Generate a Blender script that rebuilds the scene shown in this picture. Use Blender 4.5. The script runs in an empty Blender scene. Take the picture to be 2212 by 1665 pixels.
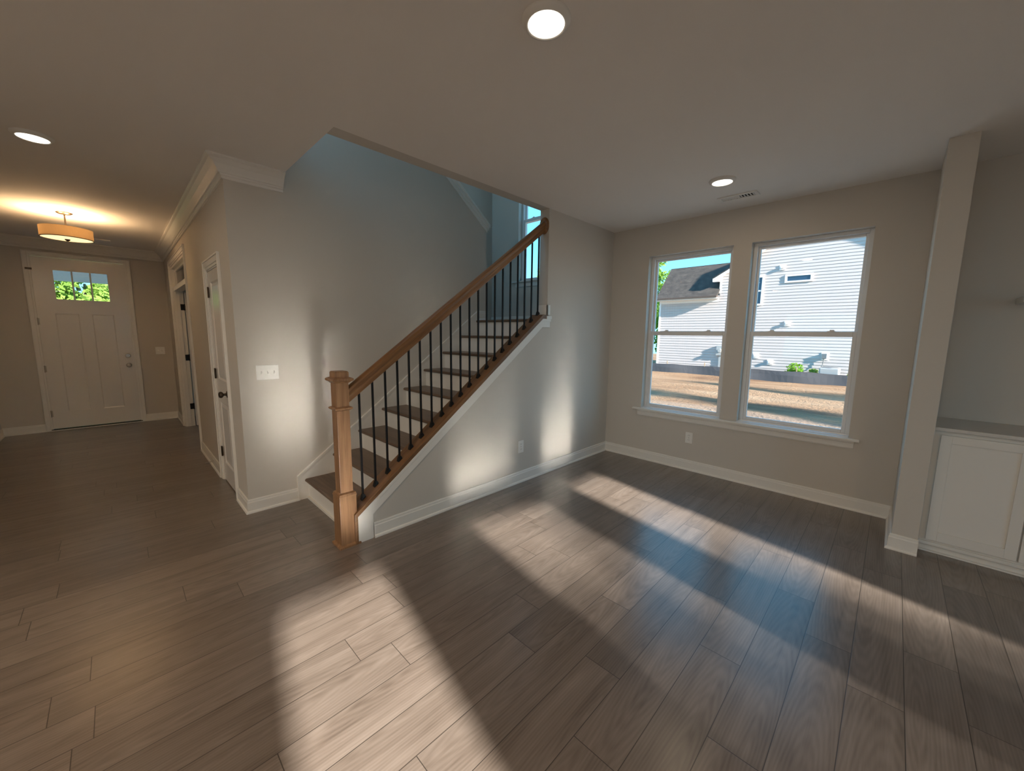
import bpy, bmesh, math, random
from mathutils import Vector, Matrix
random.seed(7)
scene = bpy.context.scene
C = scene.collection
PI = math.pi

# ------------------------------------------------------------------ camera
cam_d = bpy.data.cameras.new('camera')
cam = bpy.data.objects.new('camera', cam_d); C.objects.link(cam)
cam_d.sensor_fit = 'HORIZONTAL'; cam_d.sensor_width = 36.0
cam_d.lens = 36.0 * 836.956 / 2212.0
cam_d.clip_start = 0.02; cam_d.clip_end = 400
def cam_matrix(loc, yaw, pitch, roll):
    a, b, c = [math.radians(v) for v in (yaw, pitch, roll)]
    f = Vector((-math.sin(a)*math.cos(b), math.cos(a)*math.cos(b), math.sin(b)))
    r = Vector((math.cos(a), math.sin(a), 0)); u = r.cross(f)
    r2 = r*math.cos(c) + u*math.sin(c); u2 = -r*math.sin(c) + u*math.cos(c)
    m = Matrix((r2, u2, -f)).transposed().to_4x4(); m.translation = loc
    return m
cam.matrix_world = cam_matrix((2.5945, -4.3985, 1.4865), 44.5092, -7.4675, 0.6795)
scene.camera = cam

# ------------------------------------------------------------------ view, sky, sun
vs = scene.view_settings
scene.display_settings.display_device = 'sRGB'
vs.view_transform = 'Standard'; vs.look = 'None'; vs.gamma = 1.0; vs.use_curve_mapping = False
vs.exposure = 0.0
scene.cycles.blur_glossy = 0.15
scene.cycles.sample_clamp_indirect = 0.0
scene.cycles.caustics_reflective = True
SUN_EL = math.radians(22.05)
SUN_TRAVEL = Vector((-0.981*math.cos(SUN_EL), 0.196*math.cos(SUN_EL), -math.sin(SUN_EL)))
SUN_POWER = 25.0
SKY_POWER = 2.6
FILL_LAMP_W = 19.0            # each unseen fill downlight added behind the camera
FOYER_W = 36.0          # bulbs of the drum light

world = bpy.data.worlds.new('sky'); scene.world = world; world.use_nodes = True
wn = world.node_tree; wn.nodes.clear()
w_out = wn.nodes.new('ShaderNodeOutputWorld'); w_bg = wn.nodes.new('ShaderNodeBackground')
w_tc = wn.nodes.new('ShaderNodeTexCoord'); w_sep = wn.nodes.new('ShaderNodeSeparateXYZ'); w_r = wn.nodes.new('ShaderNodeValToRGB')
wn.links.new(w_tc.outputs['Generated'], w_sep.inputs[0]); wn.links.new(w_sep.outputs['Z'], w_r.inputs[0])
wn.links.new(w_r.outputs[0], w_bg.inputs[0]); wn.links.new(w_bg.outputs[0], w_out.inputs[0])
el = w_r.color_ramp.elements
el[0].position = 0.0; el[0].color = (0.36, 0.78, 1.0, 1)
el[1].position = 1.0; el[1].color = (0.16, 0.42, 0.85, 1)
e = el.new(0.22); e.color = (0.18, 0.66, 1.0, 1)
w_bg.inputs[1].default_value = SKY_POWER

sun_d = bpy.data.lights.new('sun', 'SUN'); sun = bpy.data.objects.new('sun', sun_d); C.objects.link(sun)
sun_d.energy = SUN_POWER; sun_d.color = (1.0, 0.93, 0.84); sun_d.angle = math.radians(1.3)
sun.rotation_euler = SUN_TRAVEL.to_track_quat('-Z', 'Y').to_euler(); sun.location = (20, -6, 12)

# ------------------------------------------------------------------ materials
class NT:
    def __init__(s, name):
        s.m = bpy.data.materials.new(name); s.m.use_nodes = True
        s.t = s.m.node_tree; s.t.nodes.clear()
        s.out = s.n('ShaderNodeOutputMaterial')
    def n(s, t, **kw):
        x = s.t.nodes.new(t)
        for k, v in kw.items(): setattr(x, k, v)
        return x
    def l(s, a, b): s.t.links.new(a, b)
    def math(s, op, a, b=None, c=None):
        x = s.n('ShaderNodeMath', operation=op)
        for i, v in enumerate((a, b, c)):
            if v is None: continue
            if isinstance(v, (int, float)): x.inputs[i].default_value = v
            else: s.l(v, x.inputs[i])
        return x.outputs[0]
    def mix(s, fac, a, b, mode='MIX'):
        x = s.n('ShaderNodeMix', data_type='RGBA', blend_type=mode)
        for i, v in ((0, fac), (6, a), (7, b)):
            if isinstance(v, (int, float)): x.inputs[i].default_value = v
            elif isinstance(v, tuple): x.inputs[i].default_value = (*v[:3], 1)
            else: s.l(v, x.inputs[i])
        return x.outputs[2]
    def ramp(s, fac, stops):
        x = s.n('ShaderNodeValToRGB'); s.l(fac, x.inputs[0]); el = x.color_ramp.elements
        while len(el) < len(stops): el.new(0.5)
        for e, (p, c) in zip(el, stops):
            e.position = p; e.color = (*c, 1) if len(c) == 3 else c
        return x.outputs[0]
    def noise(s, vec, scale, detail=3, rough=0.5, dist=0.0):
        x = s.n('ShaderNodeTexNoise'); x.inputs['Scale'].default_value = scale
        x.inputs['Detail'].default_value = detail; x.inputs['Roughness'].default_value = rough
        x.inputs['Distortion'].default_value = dist
        if vec is not None: s.l(vec, x.inputs['Vector'])
        return x.outputs['Fac']
    def map(s, vec, scale=(1, 1, 1), rot=(0, 0, 0), loc=(0, 0, 0)):
        x = s.n('ShaderNodeMapping'); s.l(vec, x.inputs[0])
        x.inputs['Scale'].default_value = scale; x.inputs['Rotation'].default_value = rot; x.inputs['Location'].default_value = loc
        return x.outputs[0]
    def bump(s, h, strength, dist=0.002):
        x = s.n('ShaderNodeBump'); x.inputs['Strength'].default_value = strength; x.inputs['Distance'].default_value = dist
        s.l(h, x.inputs['Height']); return x.outputs[0]
    def bsdf(s, color, rough=0.5, metal=0.0, spec=0.5, normal=None, **kw):
        x = s.n('ShaderNodeBsdfPrincipled')
        for k, v in (('Base Color', color), ('Roughness', rough), ('Metallic', metal), ('Specular IOR Level', spec)):
            if isinstance(v, (int, float)): x.inputs[k].default_value = v
            elif isinstance(v, tuple): x.inputs[k].default_value = (*v[:3], 1)
            else: s.l(v, x.inputs[k])
        if normal is not None: s.l(normal, x.inputs['Normal'])
        for k, v in kw.items(): x.inputs[k].default_value = v
        s.l(x.outputs[0], s.out.inputs[0]); return x

def paint(name, col, rough=0.6, texture=0.06, scale=220, spec=0.3):
    t = NT(name); tc = t.n('ShaderNodeTexCoord').outputs['Object']
    n = t.noise(tc, scale, 3)
    big = t.noise(tc, 0.8, 2)
    c = t.mix(t.math('MULTIPLY', big, 0.5), col, tuple(v*0.93 for v in col))
    t.bsdf(c, rough, spec=spec, normal=t.bump(n, texture, 0.001)); return t.m

def flat(name, col, rough=0.5, metal=0.0, spec=0.5):
    t = NT(name); tc = t.n('ShaderNodeTexCoord').outputs['Object']
    n = t.noise(tc, 40, 2)
    t.bsdf(t.mix(n, tuple(v*0.94 for v in col), tuple(min(1, v*1.05) for v in col)), rough, metal, spec); return t.m

def wood(name, dark, light, axis='z', slope=0.0, rough=0.38, density=1.0):
    t = NT(name); tc = t.n('ShaderNodeTexCoord').outputs['Object']
    if slope: tc = t.map(tc, rot=(-slope, 0, 0))
    def st(a, b): return {'x': (b, a, a), 'y': (a, b, a), 'z': (a, a, b)}[axis]
    bands = t.noise(t.map(tc, scale=st(22*density, 1.3)), 1.0, 3, 0.55, 1.2)
    fine = t.noise(t.map(tc, scale=st(170, 5)), 1.0, 3, 0.6)
    big = t.noise(t.map(tc, scale=st(5, 0.8)), 1.0, 2)
    f = t.math('ADD', t.math('MULTIPLY', bands, 0.50), t.math('MULTIPLY', fine, 0.30))
    f = t.math('ADD', f, t.math('MULTIPLY', big, 0.20))
    c = t.ramp(f, [(0.34, dark), (0.62, light)])
    t.bsdf(c, rough, spec=0.45, normal=t.bump(fine, 0.10, 0.001)); return t.m

M = {}
M['wall'] = paint('wall_paint_greige', (0.60, 0.565, 0.515), 0.62)
M['ceiling'] = paint('ceiling_paint_flat', (0.83, 0.80, 0.765), 0.85, 0.1, 160, 0.15)
M['trim'] = paint('trim_paint_semigloss', (0.78, 0.76, 0.72), 0.32, 0.02, 90, 0.5)
M['doorpaint'] = paint('door_paint_gloss', (0.76, 0.73, 0.69), 0.20, 0.02, 90, 0.5)
M['vinyl'] = paint('window_vinyl', (0.80, 0.80, 0.80), 0.35, 0.01, 60, 0.5)
M['oak'] = wood('stained_oak_upright', (0.15, 0.075, 0.032), (0.34, 0.185, 0.092), 'z')
SLOPE = math.atan(0.737)
M['oakrail'] = wood('stained_oak_rail', (0.13, 0.060, 0.022), (0.32, 0.16, 0.064), 'y', SLOPE, 0.3)
M['oakcap'] = wood('stained_oak_cap', (0.09, 0.042, 0.016), (0.25, 0.125, 0.05), 'y', SLOPE, 0.4)
M['tread'] = wood('tread_wood', (0.085, 0.05, 0.03), (0.17, 0.11, 0.07), 'x', 0, 0.35)
M['iron'] = flat('black_iron', (0.012, 0.012, 0.013), 0.45, 0.6)
M['bronze'] = flat('dark_bronze', (0.10, 0.075, 0.055), 0.35, 0.9)
M['nickel'] = flat('brushed_nickel', (0.42, 0.38, 0.33), 0.3, 1.0)
M['plate'] = flat('white_plastic', (0.80, 0.79, 0.76), 0.35)
M['plateslot'] = flat('plastic_slot', (0.20, 0.19, 0.18), 0.5)
M['dark'] = flat('dark_void', (0.012, 0.012, 0.012), 0.8)
M['counter'] = flat('worktop_paint', (0.62, 0.60, 0.57), 0.35)
M['threshold'] = flat('door_threshold', (0.03, 0.022, 0.018), 0.5, 0.3)
M['riser'] = M['trim']

def glass(name, tint=(0.93, 0.96, 0.97)):
    t = NT(name)
    tr = t.n('ShaderNodeBsdfTransparent'); tr.inputs[0].default_value = (*tint, 1)
    gl = t.n('ShaderNodeBsdfGlossy'); gl.inputs['Roughness'].default_value = 0.0
    lw = t.n('ShaderNodeLayerWeight'); lw.inputs[0].default_value = 0.5
    fac = t.math('ADD', t.math('MULTIPLY', t.math('POWER', lw.outputs['Facing'], 5.0), 0.75), 0.02)
    mx = t.n('ShaderNodeMixShader'); t.l(fac, mx.inputs[0]); t.l(tr.outputs[0], mx.inputs[1]); t.l(gl.outputs[0], mx.inputs[2])
    t.l(mx.outputs[0], t.out.inputs[0]); return t.m
M['glass'] = glass('window_glass', (0.85, 0.855, 0.86))
M['clearglass'] = glass('clear_window_glass', (0.96, 0.97, 0.97))

def emit(name, col, power):
    t = NT(name); em = t.n('ShaderNodeEmission'); em.inputs[0].default_value = (*col, 1); em.inputs[1].default_value = power
    t.l(em.outputs[0], t.out.inputs[0]); return t.m
M['lens'] = emit('lit_lens', (1.0, 0.90, 0.74), 3.5)

def shade_mat():
    t = NT('drum_shade_fabric'); tc = t.n('ShaderNodeTexCoord').outputs['Object']
    n = t.noise(t.map(tc, scale=(120, 120, 20)), 1.0, 2)
    d = t.n('ShaderNodeBsdfDiffuse'); tl = t.n('ShaderNodeBsdfTranslucent')
    c = t.mix(n, (0.20, 0.155, 0.10), (0.24, 0.19, 0.13))
    t.l(c, d.inputs[0]); t.l(c, tl.inputs[0])
    mx = t.n('ShaderNodeMixShader'); mx.inputs[0].default_value = 0.6
    t.l(d.outputs[0], mx.inputs[1]); t.l(tl.outputs[0], mx.inputs[2])
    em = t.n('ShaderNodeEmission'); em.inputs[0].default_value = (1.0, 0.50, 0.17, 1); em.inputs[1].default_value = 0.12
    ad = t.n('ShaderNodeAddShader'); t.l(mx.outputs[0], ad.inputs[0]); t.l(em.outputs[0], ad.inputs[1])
    t.l(ad.outputs[0], t.out.inputs[0]); return t.m
M['shade'] = shade_mat()
M['diffuser'] = emit('lit_diffuser', (1.0, 0.70, 0.36), 1.6)

def floor_mat():
    t = NT('vinyl_plank_floor')
    uv = t.n('ShaderNodeUVMap', uv_map='UVMap').outputs[0]
    at = t.n('ShaderNodeAttribute', attribute_name='tone')
    sp = t.n('ShaderNodeSeparateXYZ'); t.l(uv, sp.inputs[0]); u, v = sp.outputs[0], sp.outputs[1]
    rs = t.n('ShaderNodeSeparateColor'); t.l(at.outputs['Color'], rs.inputs[0]); r1, r2 = rs.outputs[0], rs.outputs[1]
    cb = t.n('ShaderNodeCombineXYZ'); t.l(u, cb.inputs[0]); t.l(v, cb.inputs[1]); t.l(t.math('MULTIPLY', r1, 37.0), cb.inputs[2])
    vec = cb.outputs[0]
    streak = t.noise(t.map(vec, scale=(26, 1.6, 1)), 1.0, 4, 0.55, 0.6)
    fine = t.noise(t.map(vec, scale=(150, 5, 1)), 1.0, 3, 0.6)
    blotch = t.noise(t.map(vec, scale=(7, 2.2, 1)), 1.0, 3, 0.5, 0.8)
    w = t.n('ShaderNodeTexWave', wave_type='RINGS', rings_direction='Z'); w.inputs['Scale'].default_value = 3.2
    w.inputs['Distortion'].default_value = 3.0; w.inputs['Detail'].default_value = 2; w.inputs['Detail Scale'].default_value = 1.5
    off = t.n('ShaderNodeVectorMath', operation='ADD')
    t.l(t.map(vec, scale=(9, 0.9, 0)), off.inputs[0])
    o2 = t.n('ShaderNodeCombineXYZ'); t.l(t.math('MULTIPLY', r2, -1.6), o2.inputs[0]); t.l(t.math('MULTIPLY', r1, -1.1), o2.inputs[1]); t.l(o2.outputs[0], off.inputs[1])
    t.l(off.outputs[0], w.inputs[0])
    f = t.math('ADD', t.math('MULTIPLY', streak, 0.55), t.math('MULTIPLY', fine, 0.22))
    f = t.math('ADD', f, t.math('MULTIPLY', w.outputs['Fac'], 0.10))
    f = t.math('ADD', f, t.math('MULTIPLY', blotch, 0.30))
    c = t.ramp(f, [(0.30, (0.085, 0.063, 0.051)), (0.50, (0.150, 0.118, 0.099)), (0.66, (0.190, 0.153, 0.131)), (0.85, (0.235, 0.193, 0.168))])
    tone = t.math('ADD', t.math('MULTIPLY', r1, 0.26), 0.87)
    tc = t.n('ShaderNodeCombineColor'); t.l(tone, tc.inputs[0]); t.l(tone, tc.inputs[1]); t.l(t.math('MULTIPLY', tone, 0.98), tc.inputs[2])
    c = t.mix(1.0, c, tc.outputs[0], 'MULTIPLY')
    eu = t.math('MINIMUM', u, t.math('SUBTRACT', 0.177, u)); ev = t.math('MINIMUM', v, t.math('SUBTRACT', 1.22, v))
    edge = t.math('MINIMUM', eu, ev)
    ln = t.n('ShaderNodeMapRange'); ln.inputs[1].default_value = 0.0006; ln.inputs[2].default_value = 0.0022
    t.l(edge, ln.inputs[0])
    c = t.mix(ln.outputs[0], (0.035, 0.027, 0.022), c)
    h = t.math('ADD', t.math('MULTIPLY', fine, 0.35), ln.outputs[0])
    rough = t.math('ADD', t.math('MULTIPLY', fine, 0.08), 0.27)
    x = t.bsdf(c, rough, spec=0.5, normal=t.bump(h, 0.18, 0.001))
    x.inputs['Coat Weight'].default_value = 0.45; x.inputs['Coat Roughness'].default_value = 0.23; x.inputs['Coat IOR'].default_value = 1.5; return t.m
M['floor'] = floor_mat()

def siding_mat(name, col):
    t = NT(name); tc = t.n('ShaderNodeTexCoord').outputs['Object']
    b = t.n('ShaderNodeTexBrick'); b.offset = 0.37; b.offset_frequency = 3
    b.inputs['Scale'].default_value = 1.0; b.inputs['Mortar Size'].default_value = 0.002; b.inputs['Brick Width'].default_value = 3.6
    b.inputs['Row Height'].default_value = 0.152
    b.inputs['Color1'].default_value = (*col, 1); b.inputs['Color2'].default_value = (*[v*0.97 for v in col], 1)
    b.inputs['Mortar'].default_value = (*[v*0.8 for v in col], 1)
    t.l(t.map(tc, rot=(PI/2, 0, 0)), b.inputs[0])
    t.bsdf(b.outputs['Color'], 0.6, spec=0.2); return t.m
M['siding'] = paint('lap_siding_white', (0.54, 0.485, 0.465), 0.6, 0.05, 60, 0.2)
def shingle_mat():
    t = NT('roof_shingles'); tc = t.n('ShaderNodeTexCoord').outputs['UV']
    b = t.n('ShaderNodeTexBrick'); b.offset = 0.5
    b.inputs['Scale'].default_value = 1.0; b.inputs['Mortar Size'].default_value = 0.012; b.inputs['Brick Width'].default_value = 0.32; b.inputs['Row Height'].default_value = 0.14
    b.inputs['Color1'].default_value = (0.095, 0.08, 0.069, 1); b.inputs['Color2'].default_value = (0.05, 0.042, 0.037, 1); b.inputs['Mortar'].default_value = (0.05, 0.045, 0.04, 1)
    b.inputs['Bias'].default_value = 0.1
    t.l(tc, b.inputs[0]); n = t.noise(tc, 3.5, 4)
    c = t.mix(0.5, b.outputs['Color'], t.ramp(n, [(0.3, (0.05, 0.045, 0.043)), (0.7, (0.115, 0.097, 0.083))]))
    t.bsdf(c, 0.9, spec=0.15, normal=t.bump(b.outputs['Fac'], 0.4, 0.01)); return t.m
M['shingle'] = shingle_mat()
def dirt_mat():
    t = NT('dirt_with_shade_streaks'); tc = t.n('ShaderNodeTexCoord').outputs['Object']
    n1 = t.noise(t.map(tc, scale=(0.30, 0.9, 1)), 0.7, 6, 0.62, 0.5); n2 = t.noise(tc, 9, 5, 0.65); n3 = t.noise(t.map(tc, scale=(0.12, 1.1, 1)), 0.55, 3, 0.5)
    c = t.ramp(n1, [(0.30, (0.19, 0.105, 0.06)), (0.47, (0.38, 0.225, 0.125)), (0.66, (0.50, 0.335, 0.205))])  # darker streaks also paint bands of tree shade into the soil colour
    sp = t.n('ShaderNodeSeparateXYZ'); t.l(tc, sp.inputs[0])
    near = t.n('ShaderNodeMapRange'); near.inputs[1].default_value = 7.5; near.inputs[2].default_value = 5.0
    t.l(t.math('ADD', sp.outputs[1], t.math('MULTIPLY', t.math('SUBTRACT', n3, 0.5), 3.5)), near.inputs[0])
    c = t.mix(near.outputs[0], c, t.ramp(n2, [(0.3, (0.30, 0.275, 0.245)), (0.7, (0.46, 0.425, 0.375))]))
    c = t.mix(t.math('MULTIPLY', n2, 0.5), c, (0.28, 0.18, 0.12))
    h = t.math('ADD', n2, t.math('MULTIPLY', n1, 1.5))
    t.bsdf(c, 0.95, spec=0.1, normal=t.bump(h, 1.0, 0.12)); return t.m
M['dirt'] = dirt_mat()
def leaf_mat(name, a, b):
    t = NT(name); tc = t.n('ShaderNodeTexCoord').outputs['Object']
    n = t.noise(tc, 1.4, 3); c = t.mix(n, a, b)
    d = t.n('ShaderNodeBsdfDiffuse'); tl = t.n('ShaderNodeBsdfTranslucent'); t.l(c, d.inputs[0]); t.l(t.mix(0.6, c, (0.35, 0.6, 0.02)), tl.inputs[0])
    mx = t.n('ShaderNodeMixShader'); mx.inputs[0].default_value = 0.35
    t.l(d.outputs[0], mx.inputs[1]); t.l(tl.outputs[0], mx.inputs[2]); t.l(mx.outputs[0], t.out.inputs[0]); return t.m
M['leaf'] = leaf_mat('leaves_green', (0.07, 0.20, 0.02), (0.22, 0.42, 0.06))
M['leafpale'] = leaf_mat('leaves_pale_green', (0.16, 0.30, 0.05), (0.36, 0.50, 0.14))
M['bark'] = wood('bark', (0.10, 0.08, 0.06), (0.30, 0.26, 0.21), 'z', 0, 0.9)
M['barkpale'] = wood('pale_bark', (0.35, 0.32, 0.27), (0.70, 0.66, 0.58), 'z', 0, 0.9)
M['fence'] = flat('silt_fence_cloth', (0.06, 0.06, 0.065), 0.8)
M['stake'] = flat('stake_wood', (0.35, 0.26, 0.17), 0.8)
M['metalgrey'] = flat('grey_metal', (0.42, 0.43, 0.43), 0.5, 0.2)
M['metaldark'] = flat('dark_grey_metal', (0.16, 0.17, 0.18), 0.5, 0.2)
M['extwhite'] = flat('exterior_white_paint', (0.82, 0.81, 0.79), 0.5)
M['gutter'] = flat('brown_gutter', (0.10, 0.07, 0.055), 0.5)
M['skyglass'] = flat('dark_window_glass', (0.02, 0.05, 0.10), 0.08, 0.0, 0.8)
M['orange'] = flat('orange_plastic', (0.75, 0.20, 0.04), 0.5)
M['carpaint'] = flat('grey_car_paint', (0.45, 0.45, 0.46), 0.25)
M['tyre'] = flat('tyre_rubber', (0.02, 0.02, 0.02), 0.8)

# ------------------------------------------------------------------ mesh helpers
class MB:
    def __init__(s): s.v = []; s.f = []; s.uv = {}
    def add(s, vs, fs):
        o = len(s.v); s.v += [tuple(v) for v in vs]; s.f += [tuple(i+o for i in f) for f in fs]; return s
    def box(s, x0, x1, y0, y1, z0, z1):
        x0, x1 = sorted((x0, x1)); y0, y1 = sorted((y0, y1)); z0, z1 = sorted((z0, z1))
        return s.add([(x0,y0,z0),(x1,y0,z0),(x1,y1,z0),(x0,y1,z0),(x0,y0,z1),(x1,y0,z1),(x1,y1,z1),(x0,y1,z1)],
                     [(0,3,2,1),(4,5,6,7),(0,1,5,4),(1,2,6,5),(2,3,7,6),(3,0,4,7)])
    def prism(s, pts, axis, a, b):
        """polygon pts extruded along axis; pts are the other two coords in order (y,z),(x,z) or (x,y)."""
        def mk(p, t):
            return {'x': (t, p[0], p[1]), 'y': (p[0], t, p[1]), 'z': (p[0], p[1], t)}[axis]
        n = len(pts)
        vs = [mk(p, a) for p in pts] + [mk(p, b) for p in pts]
        fs = [tuple(range(n-1, -1, -1)), tuple(range(n, 2*n))] + [(i, (i+1) % n, n+(i+1) % n, n+i) for i in range(n)]
        return s.add(vs, fs)
    def lathe(s, prof, seg=32, c=(0, 0, 0), axis='z'):
        n = len(prof); vs = []
        for k in range(seg):
            a = 2*PI*k/seg
            for r, h in prof:
                p = (r*math.cos(a), r*math.sin(a), h)
                if axis == 'y': p = (p[0], p[2], p[1])
                if axis == 'x': p = (p[2], p[0], p[1])
                vs.append((p[0]+c[0], p[1]+c[1], p[2]+c[2]))
        fs = []
        for k in range(seg):
            k2 = (k+1) % seg
            for i in range(n-1): fs.append((k*n+i, k2*n+i, k2*n+i+1, k*n+i+1))
        closed = prof[0] == prof[-1] or abs(prof[0][0]-prof[-1][0]) < 1e-6 and prof[0][0] > .06
        if prof[0][0] > 1e-6 and not closed: fs.append(tuple(k*n for k in range(seg-1, -1, -1)))
        if prof[-1][0] > 1e-6 and not closed: fs.append(tuple(k*n+n-1 for k in range(seg)))
        return s.add(vs, fs)
    def tube(s, pts, rad, seg=10):
        pts = [Vector(p) for p in pts]; n = len(pts)
        rads = rad if isinstance(rad, (list, tuple)) else [rad]*n
        vs = []
        for i, p in enumerate(pts):
            d = (pts[min(i+1, n-1)] - pts[max(i-1, 0)]).normalized()
            a = d.cross(Vector((0, 0, 1)) if abs(d.z) < .9 else Vector((1, 0, 0))).normalized(); b = d.cross(a)
            for k in range(seg):
                t = 2*PI*k/seg; vs.append(p + a*math.cos(t)*rads[i] + b*math.sin(t)*rads[i])
        fs = [(i*seg+k, i*seg+(k+1) % seg, (i+1)*seg+(k+1) % seg, (i+1)*seg+k) for i in range(n-1) for k in range(seg)]
        fs += [tuple(range(seg-1, -1, -1)), tuple((n-1)*seg+k for k in range(seg))]
        return s.add(vs, fs)
    def sweep(s, path, prof, side, close_ends=True):
        """moulding along a wall path [(x,y)]; prof = [(out, z)]; side +1 = room to the left of travel, -1 to the right."""
        P = [Vector(p) for p in path]; n = len(P); m = len(prof); vs = []
        def nrm(a, b):
            d = (b-a).normalized(); return Vector((-d.y, d.x))*side
        for i, p in enumerate(P):
            ns = []
            if i > 0: ns.append(nrm(P[i-1], p))
            if i < n-1: ns.append(nrm(p, P[i+1]))
            o = ns[0] if len(ns) == 1 else (ns[0]+ns[1])/(1+ns[0].dot(ns[1]))
            for d, z in prof: q = p+o*d; vs.append((q.x, q.y, z))
        fs = [(i*m+k, i*m+(k+1) % m, (i+1)*m+(k+1) % m, (i+1)*m+k) for i in range(n-1) for k in range(m)]
        if close_ends: fs += [tuple(range(m)), tuple((n-1)*m+k for k in range(m-1, -1, -1))]
        return s.add(vs, fs)
    def shift(s, d):
        s.v = [(a+d[0], b+d[1], c+d[2]) for a, b, c in s.v]; return s

def obj(name, mb, mat, parent=None, bevel=0.0, smooth=False, seg=2):
    me = bpy.data.meshes.new(name)
    bm = bmesh.new()
    vs = [bm.verts.new(v) for v in mb.v]
    for f in mb.f:
        try: bm.faces.new([vs[i] for i in f])
        except ValueError: pass
    bmesh.ops.recalc_face_normals(bm, faces=bm.faces[:])
    if bevel:
        ed = [e for e in bm.edges if len(e.link_faces) == 2 and e.calc_face_angle(0) > 0.6]
        bmesh.ops.bevel(bm, geom=ed, offset=bevel, segments=seg, affect='EDGES', profile=0.6, clamp_overlap=True)
    bm.to_mesh(me); bm.free()
    if smooth:
        for p in me.polygons: p.use_smooth = True
        try: me.set_sharp_from_angle(angle=math.radians(38))
        except Exception: pass
    me.materials.append(mat)
    o = bpy.data.objects.new(name, me); C.objects.link(o)
    if parent is not None:
        o.parent = parent
        base = parent
        off = Vector((0, 0, 0))
        while base is not None: off += base.location; base = base.parent
        for v in me.vertices: v.co -= off
    return o
def tag(o, label, cat=None, group=None, kind=None):
    o['label'] = label
    if cat: o['category'] = cat
    if group: o['group'] = group
    if kind: o['kind'] = kind
    return o
def empty(name, loc, label, cat, group=None, kind=None):
    o = bpy.data.objects.new(name, None); C.objects.link(o); o.location = loc; o.empty_display_size = 0.1
    return tag(o, label, cat, group, kind)
def struct(name, mb, mat, label, cat, **kw):
    o = obj(name, mb, mat, **kw); return tag(o, label, cat, kind='structure')
def copy_tree(o, parent=None, loc=None):
    c = o.copy(); C.objects.link(c); c.parent = parent
    if loc is not None: c.location = loc
    for ch in list(o.children): copy_tree(ch, c)
    return c
def wall_with_holes(mb, axis, t0, t1, u0, u1, z0, z1, holes):
    """axis 'x': wall plane x in t0..t1, u = y; axis 'y': plane y, u = x. holes = (u0,u1,z0,z1)."""
    us = sorted({u0, u1, *[h[0] for h in holes], *[h[1] for h in holes]})
    for a, b in zip(us, us[1:]):
        if a < u0 or b > u1: continue
        zz = sorted((h[2], h[3]) for h in holes if h[0] <= a+1e-6 and h[1] >= b-1e-6)
        z = z0
        for h0, h1 in zz + [(z1, z1)]:
            if h0 > z + 1e-6:
                if axis == 'x': mb.box(t0, t1, a, b, z, h0)
                else: mb.box(a, b, t0, t1, z, h0)
            z = max(z, h1)
    return mb

# ------------------------------------------------------------------ dimensions (metres)
H = 2.74                       # ceiling
XB = 6.0                       # rear wall with the sunny windows
YK = -9.0                      # far kitchen wall behind the camera
W = 1.0715                     # stair width: switch wall face at x = -W
YC = -3.745                    # closet wall face
XD = -6.11                     # front door wall face
YL = -5.62                     # foyer wall opposite the closet
YO = -3.35                     # edge of the stair opening in the ceiling
YE = -1.255                    # end of full height wall beside the landing
T = 0.116
XS = -2.22                     # far stairwell wall face
H2 = 5.35
def zc(y): return 0.296 + 0.737*(y + 3.234)          # top of the oak cap on the knee wall
RISE, RUN, Y1 = 0.184, 0.25, -3.318                  # first nosing at Y1

# ------------------------------------------------------------------ floor: one mesh of planks
def build_floor():
    PW, PL = 0.177, 1.22
    rows = {1.35: -1.915, 1.704: -1.76, 1.881: -2.10, 1.173: -1.68, 1.527: -2.555, 2.235: -1.745, 2.412: -2.068, 2.058: -2.525, 2.79: -1.864, 2.589: -2.30}
    rects = [(XD, -W, YL, YC), (-W, XB, YK, 0.0), (XD, XS-T, YC, 0.0), (XS-T, -W, YC, 0.0)]
    me = bpy.data.meshes.new('floor'); bm = bmesh.new()
    uvl = bm.loops.layers.uv.new('UVMap'); cl = bm.loops.layers.float_color.new('tone')
    x0s = 1.881
    k0 = int(math.floor((XD - x0s)/PW)) - 1; k1 = int(math.ceil((XB - x0s)/PW)) + 1
    rnd = random.Random(3)
    for k in range(k0, k1):
        xa = x0s + k*PW; xb = xa + PW
        off = rnd.random()*PL
        for rx, ry in rows.items():
            if abs(rx - xa) < 0.03: off = ry
        j0 = int(math.floor((YK - off)/PL)) - 1
        for j in range(j0, j0 + 12):
            ya = off + j*PL; yb = ya + PL
            t1, t2 = rnd.random(), rnd.random()
            for (ra, rb, rc, rd) in rects:
                a, b, c, d = max(xa, ra), min(xb, rb), max(ya, rc), min(yb, rd)
                if b - a < 1e-4 or d - c < 1e-4: continue
                f = bm.faces.new([bm.verts.new(p) for p in ((a, c, 0), (b, c, 0), (b, d, 0), (a, d, 0))])
                for lp in f.loops:
                    lp[uvl].uv = (lp.vert.co.x - xa, lp.vert.co.y - ya); lp[cl] = (t1, t2, 0, 1)
    bm.to_mesh(me); bm.free(); me.materials.append(M['floor'])
    o = bpy.data.objects.new('floor', me); C.objects.link(o)
    tag(o, 'grey brown wood-look plank floor running through the whole storey', 'floor', kind='structure')
    struct('floor_slab', MB().box(XD-.2, XB+.2, YK-.2, .2, -.35, -.002), M['ceiling'], 'concrete slab under the plank floor', 'floor slab')
build_floor()

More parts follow.
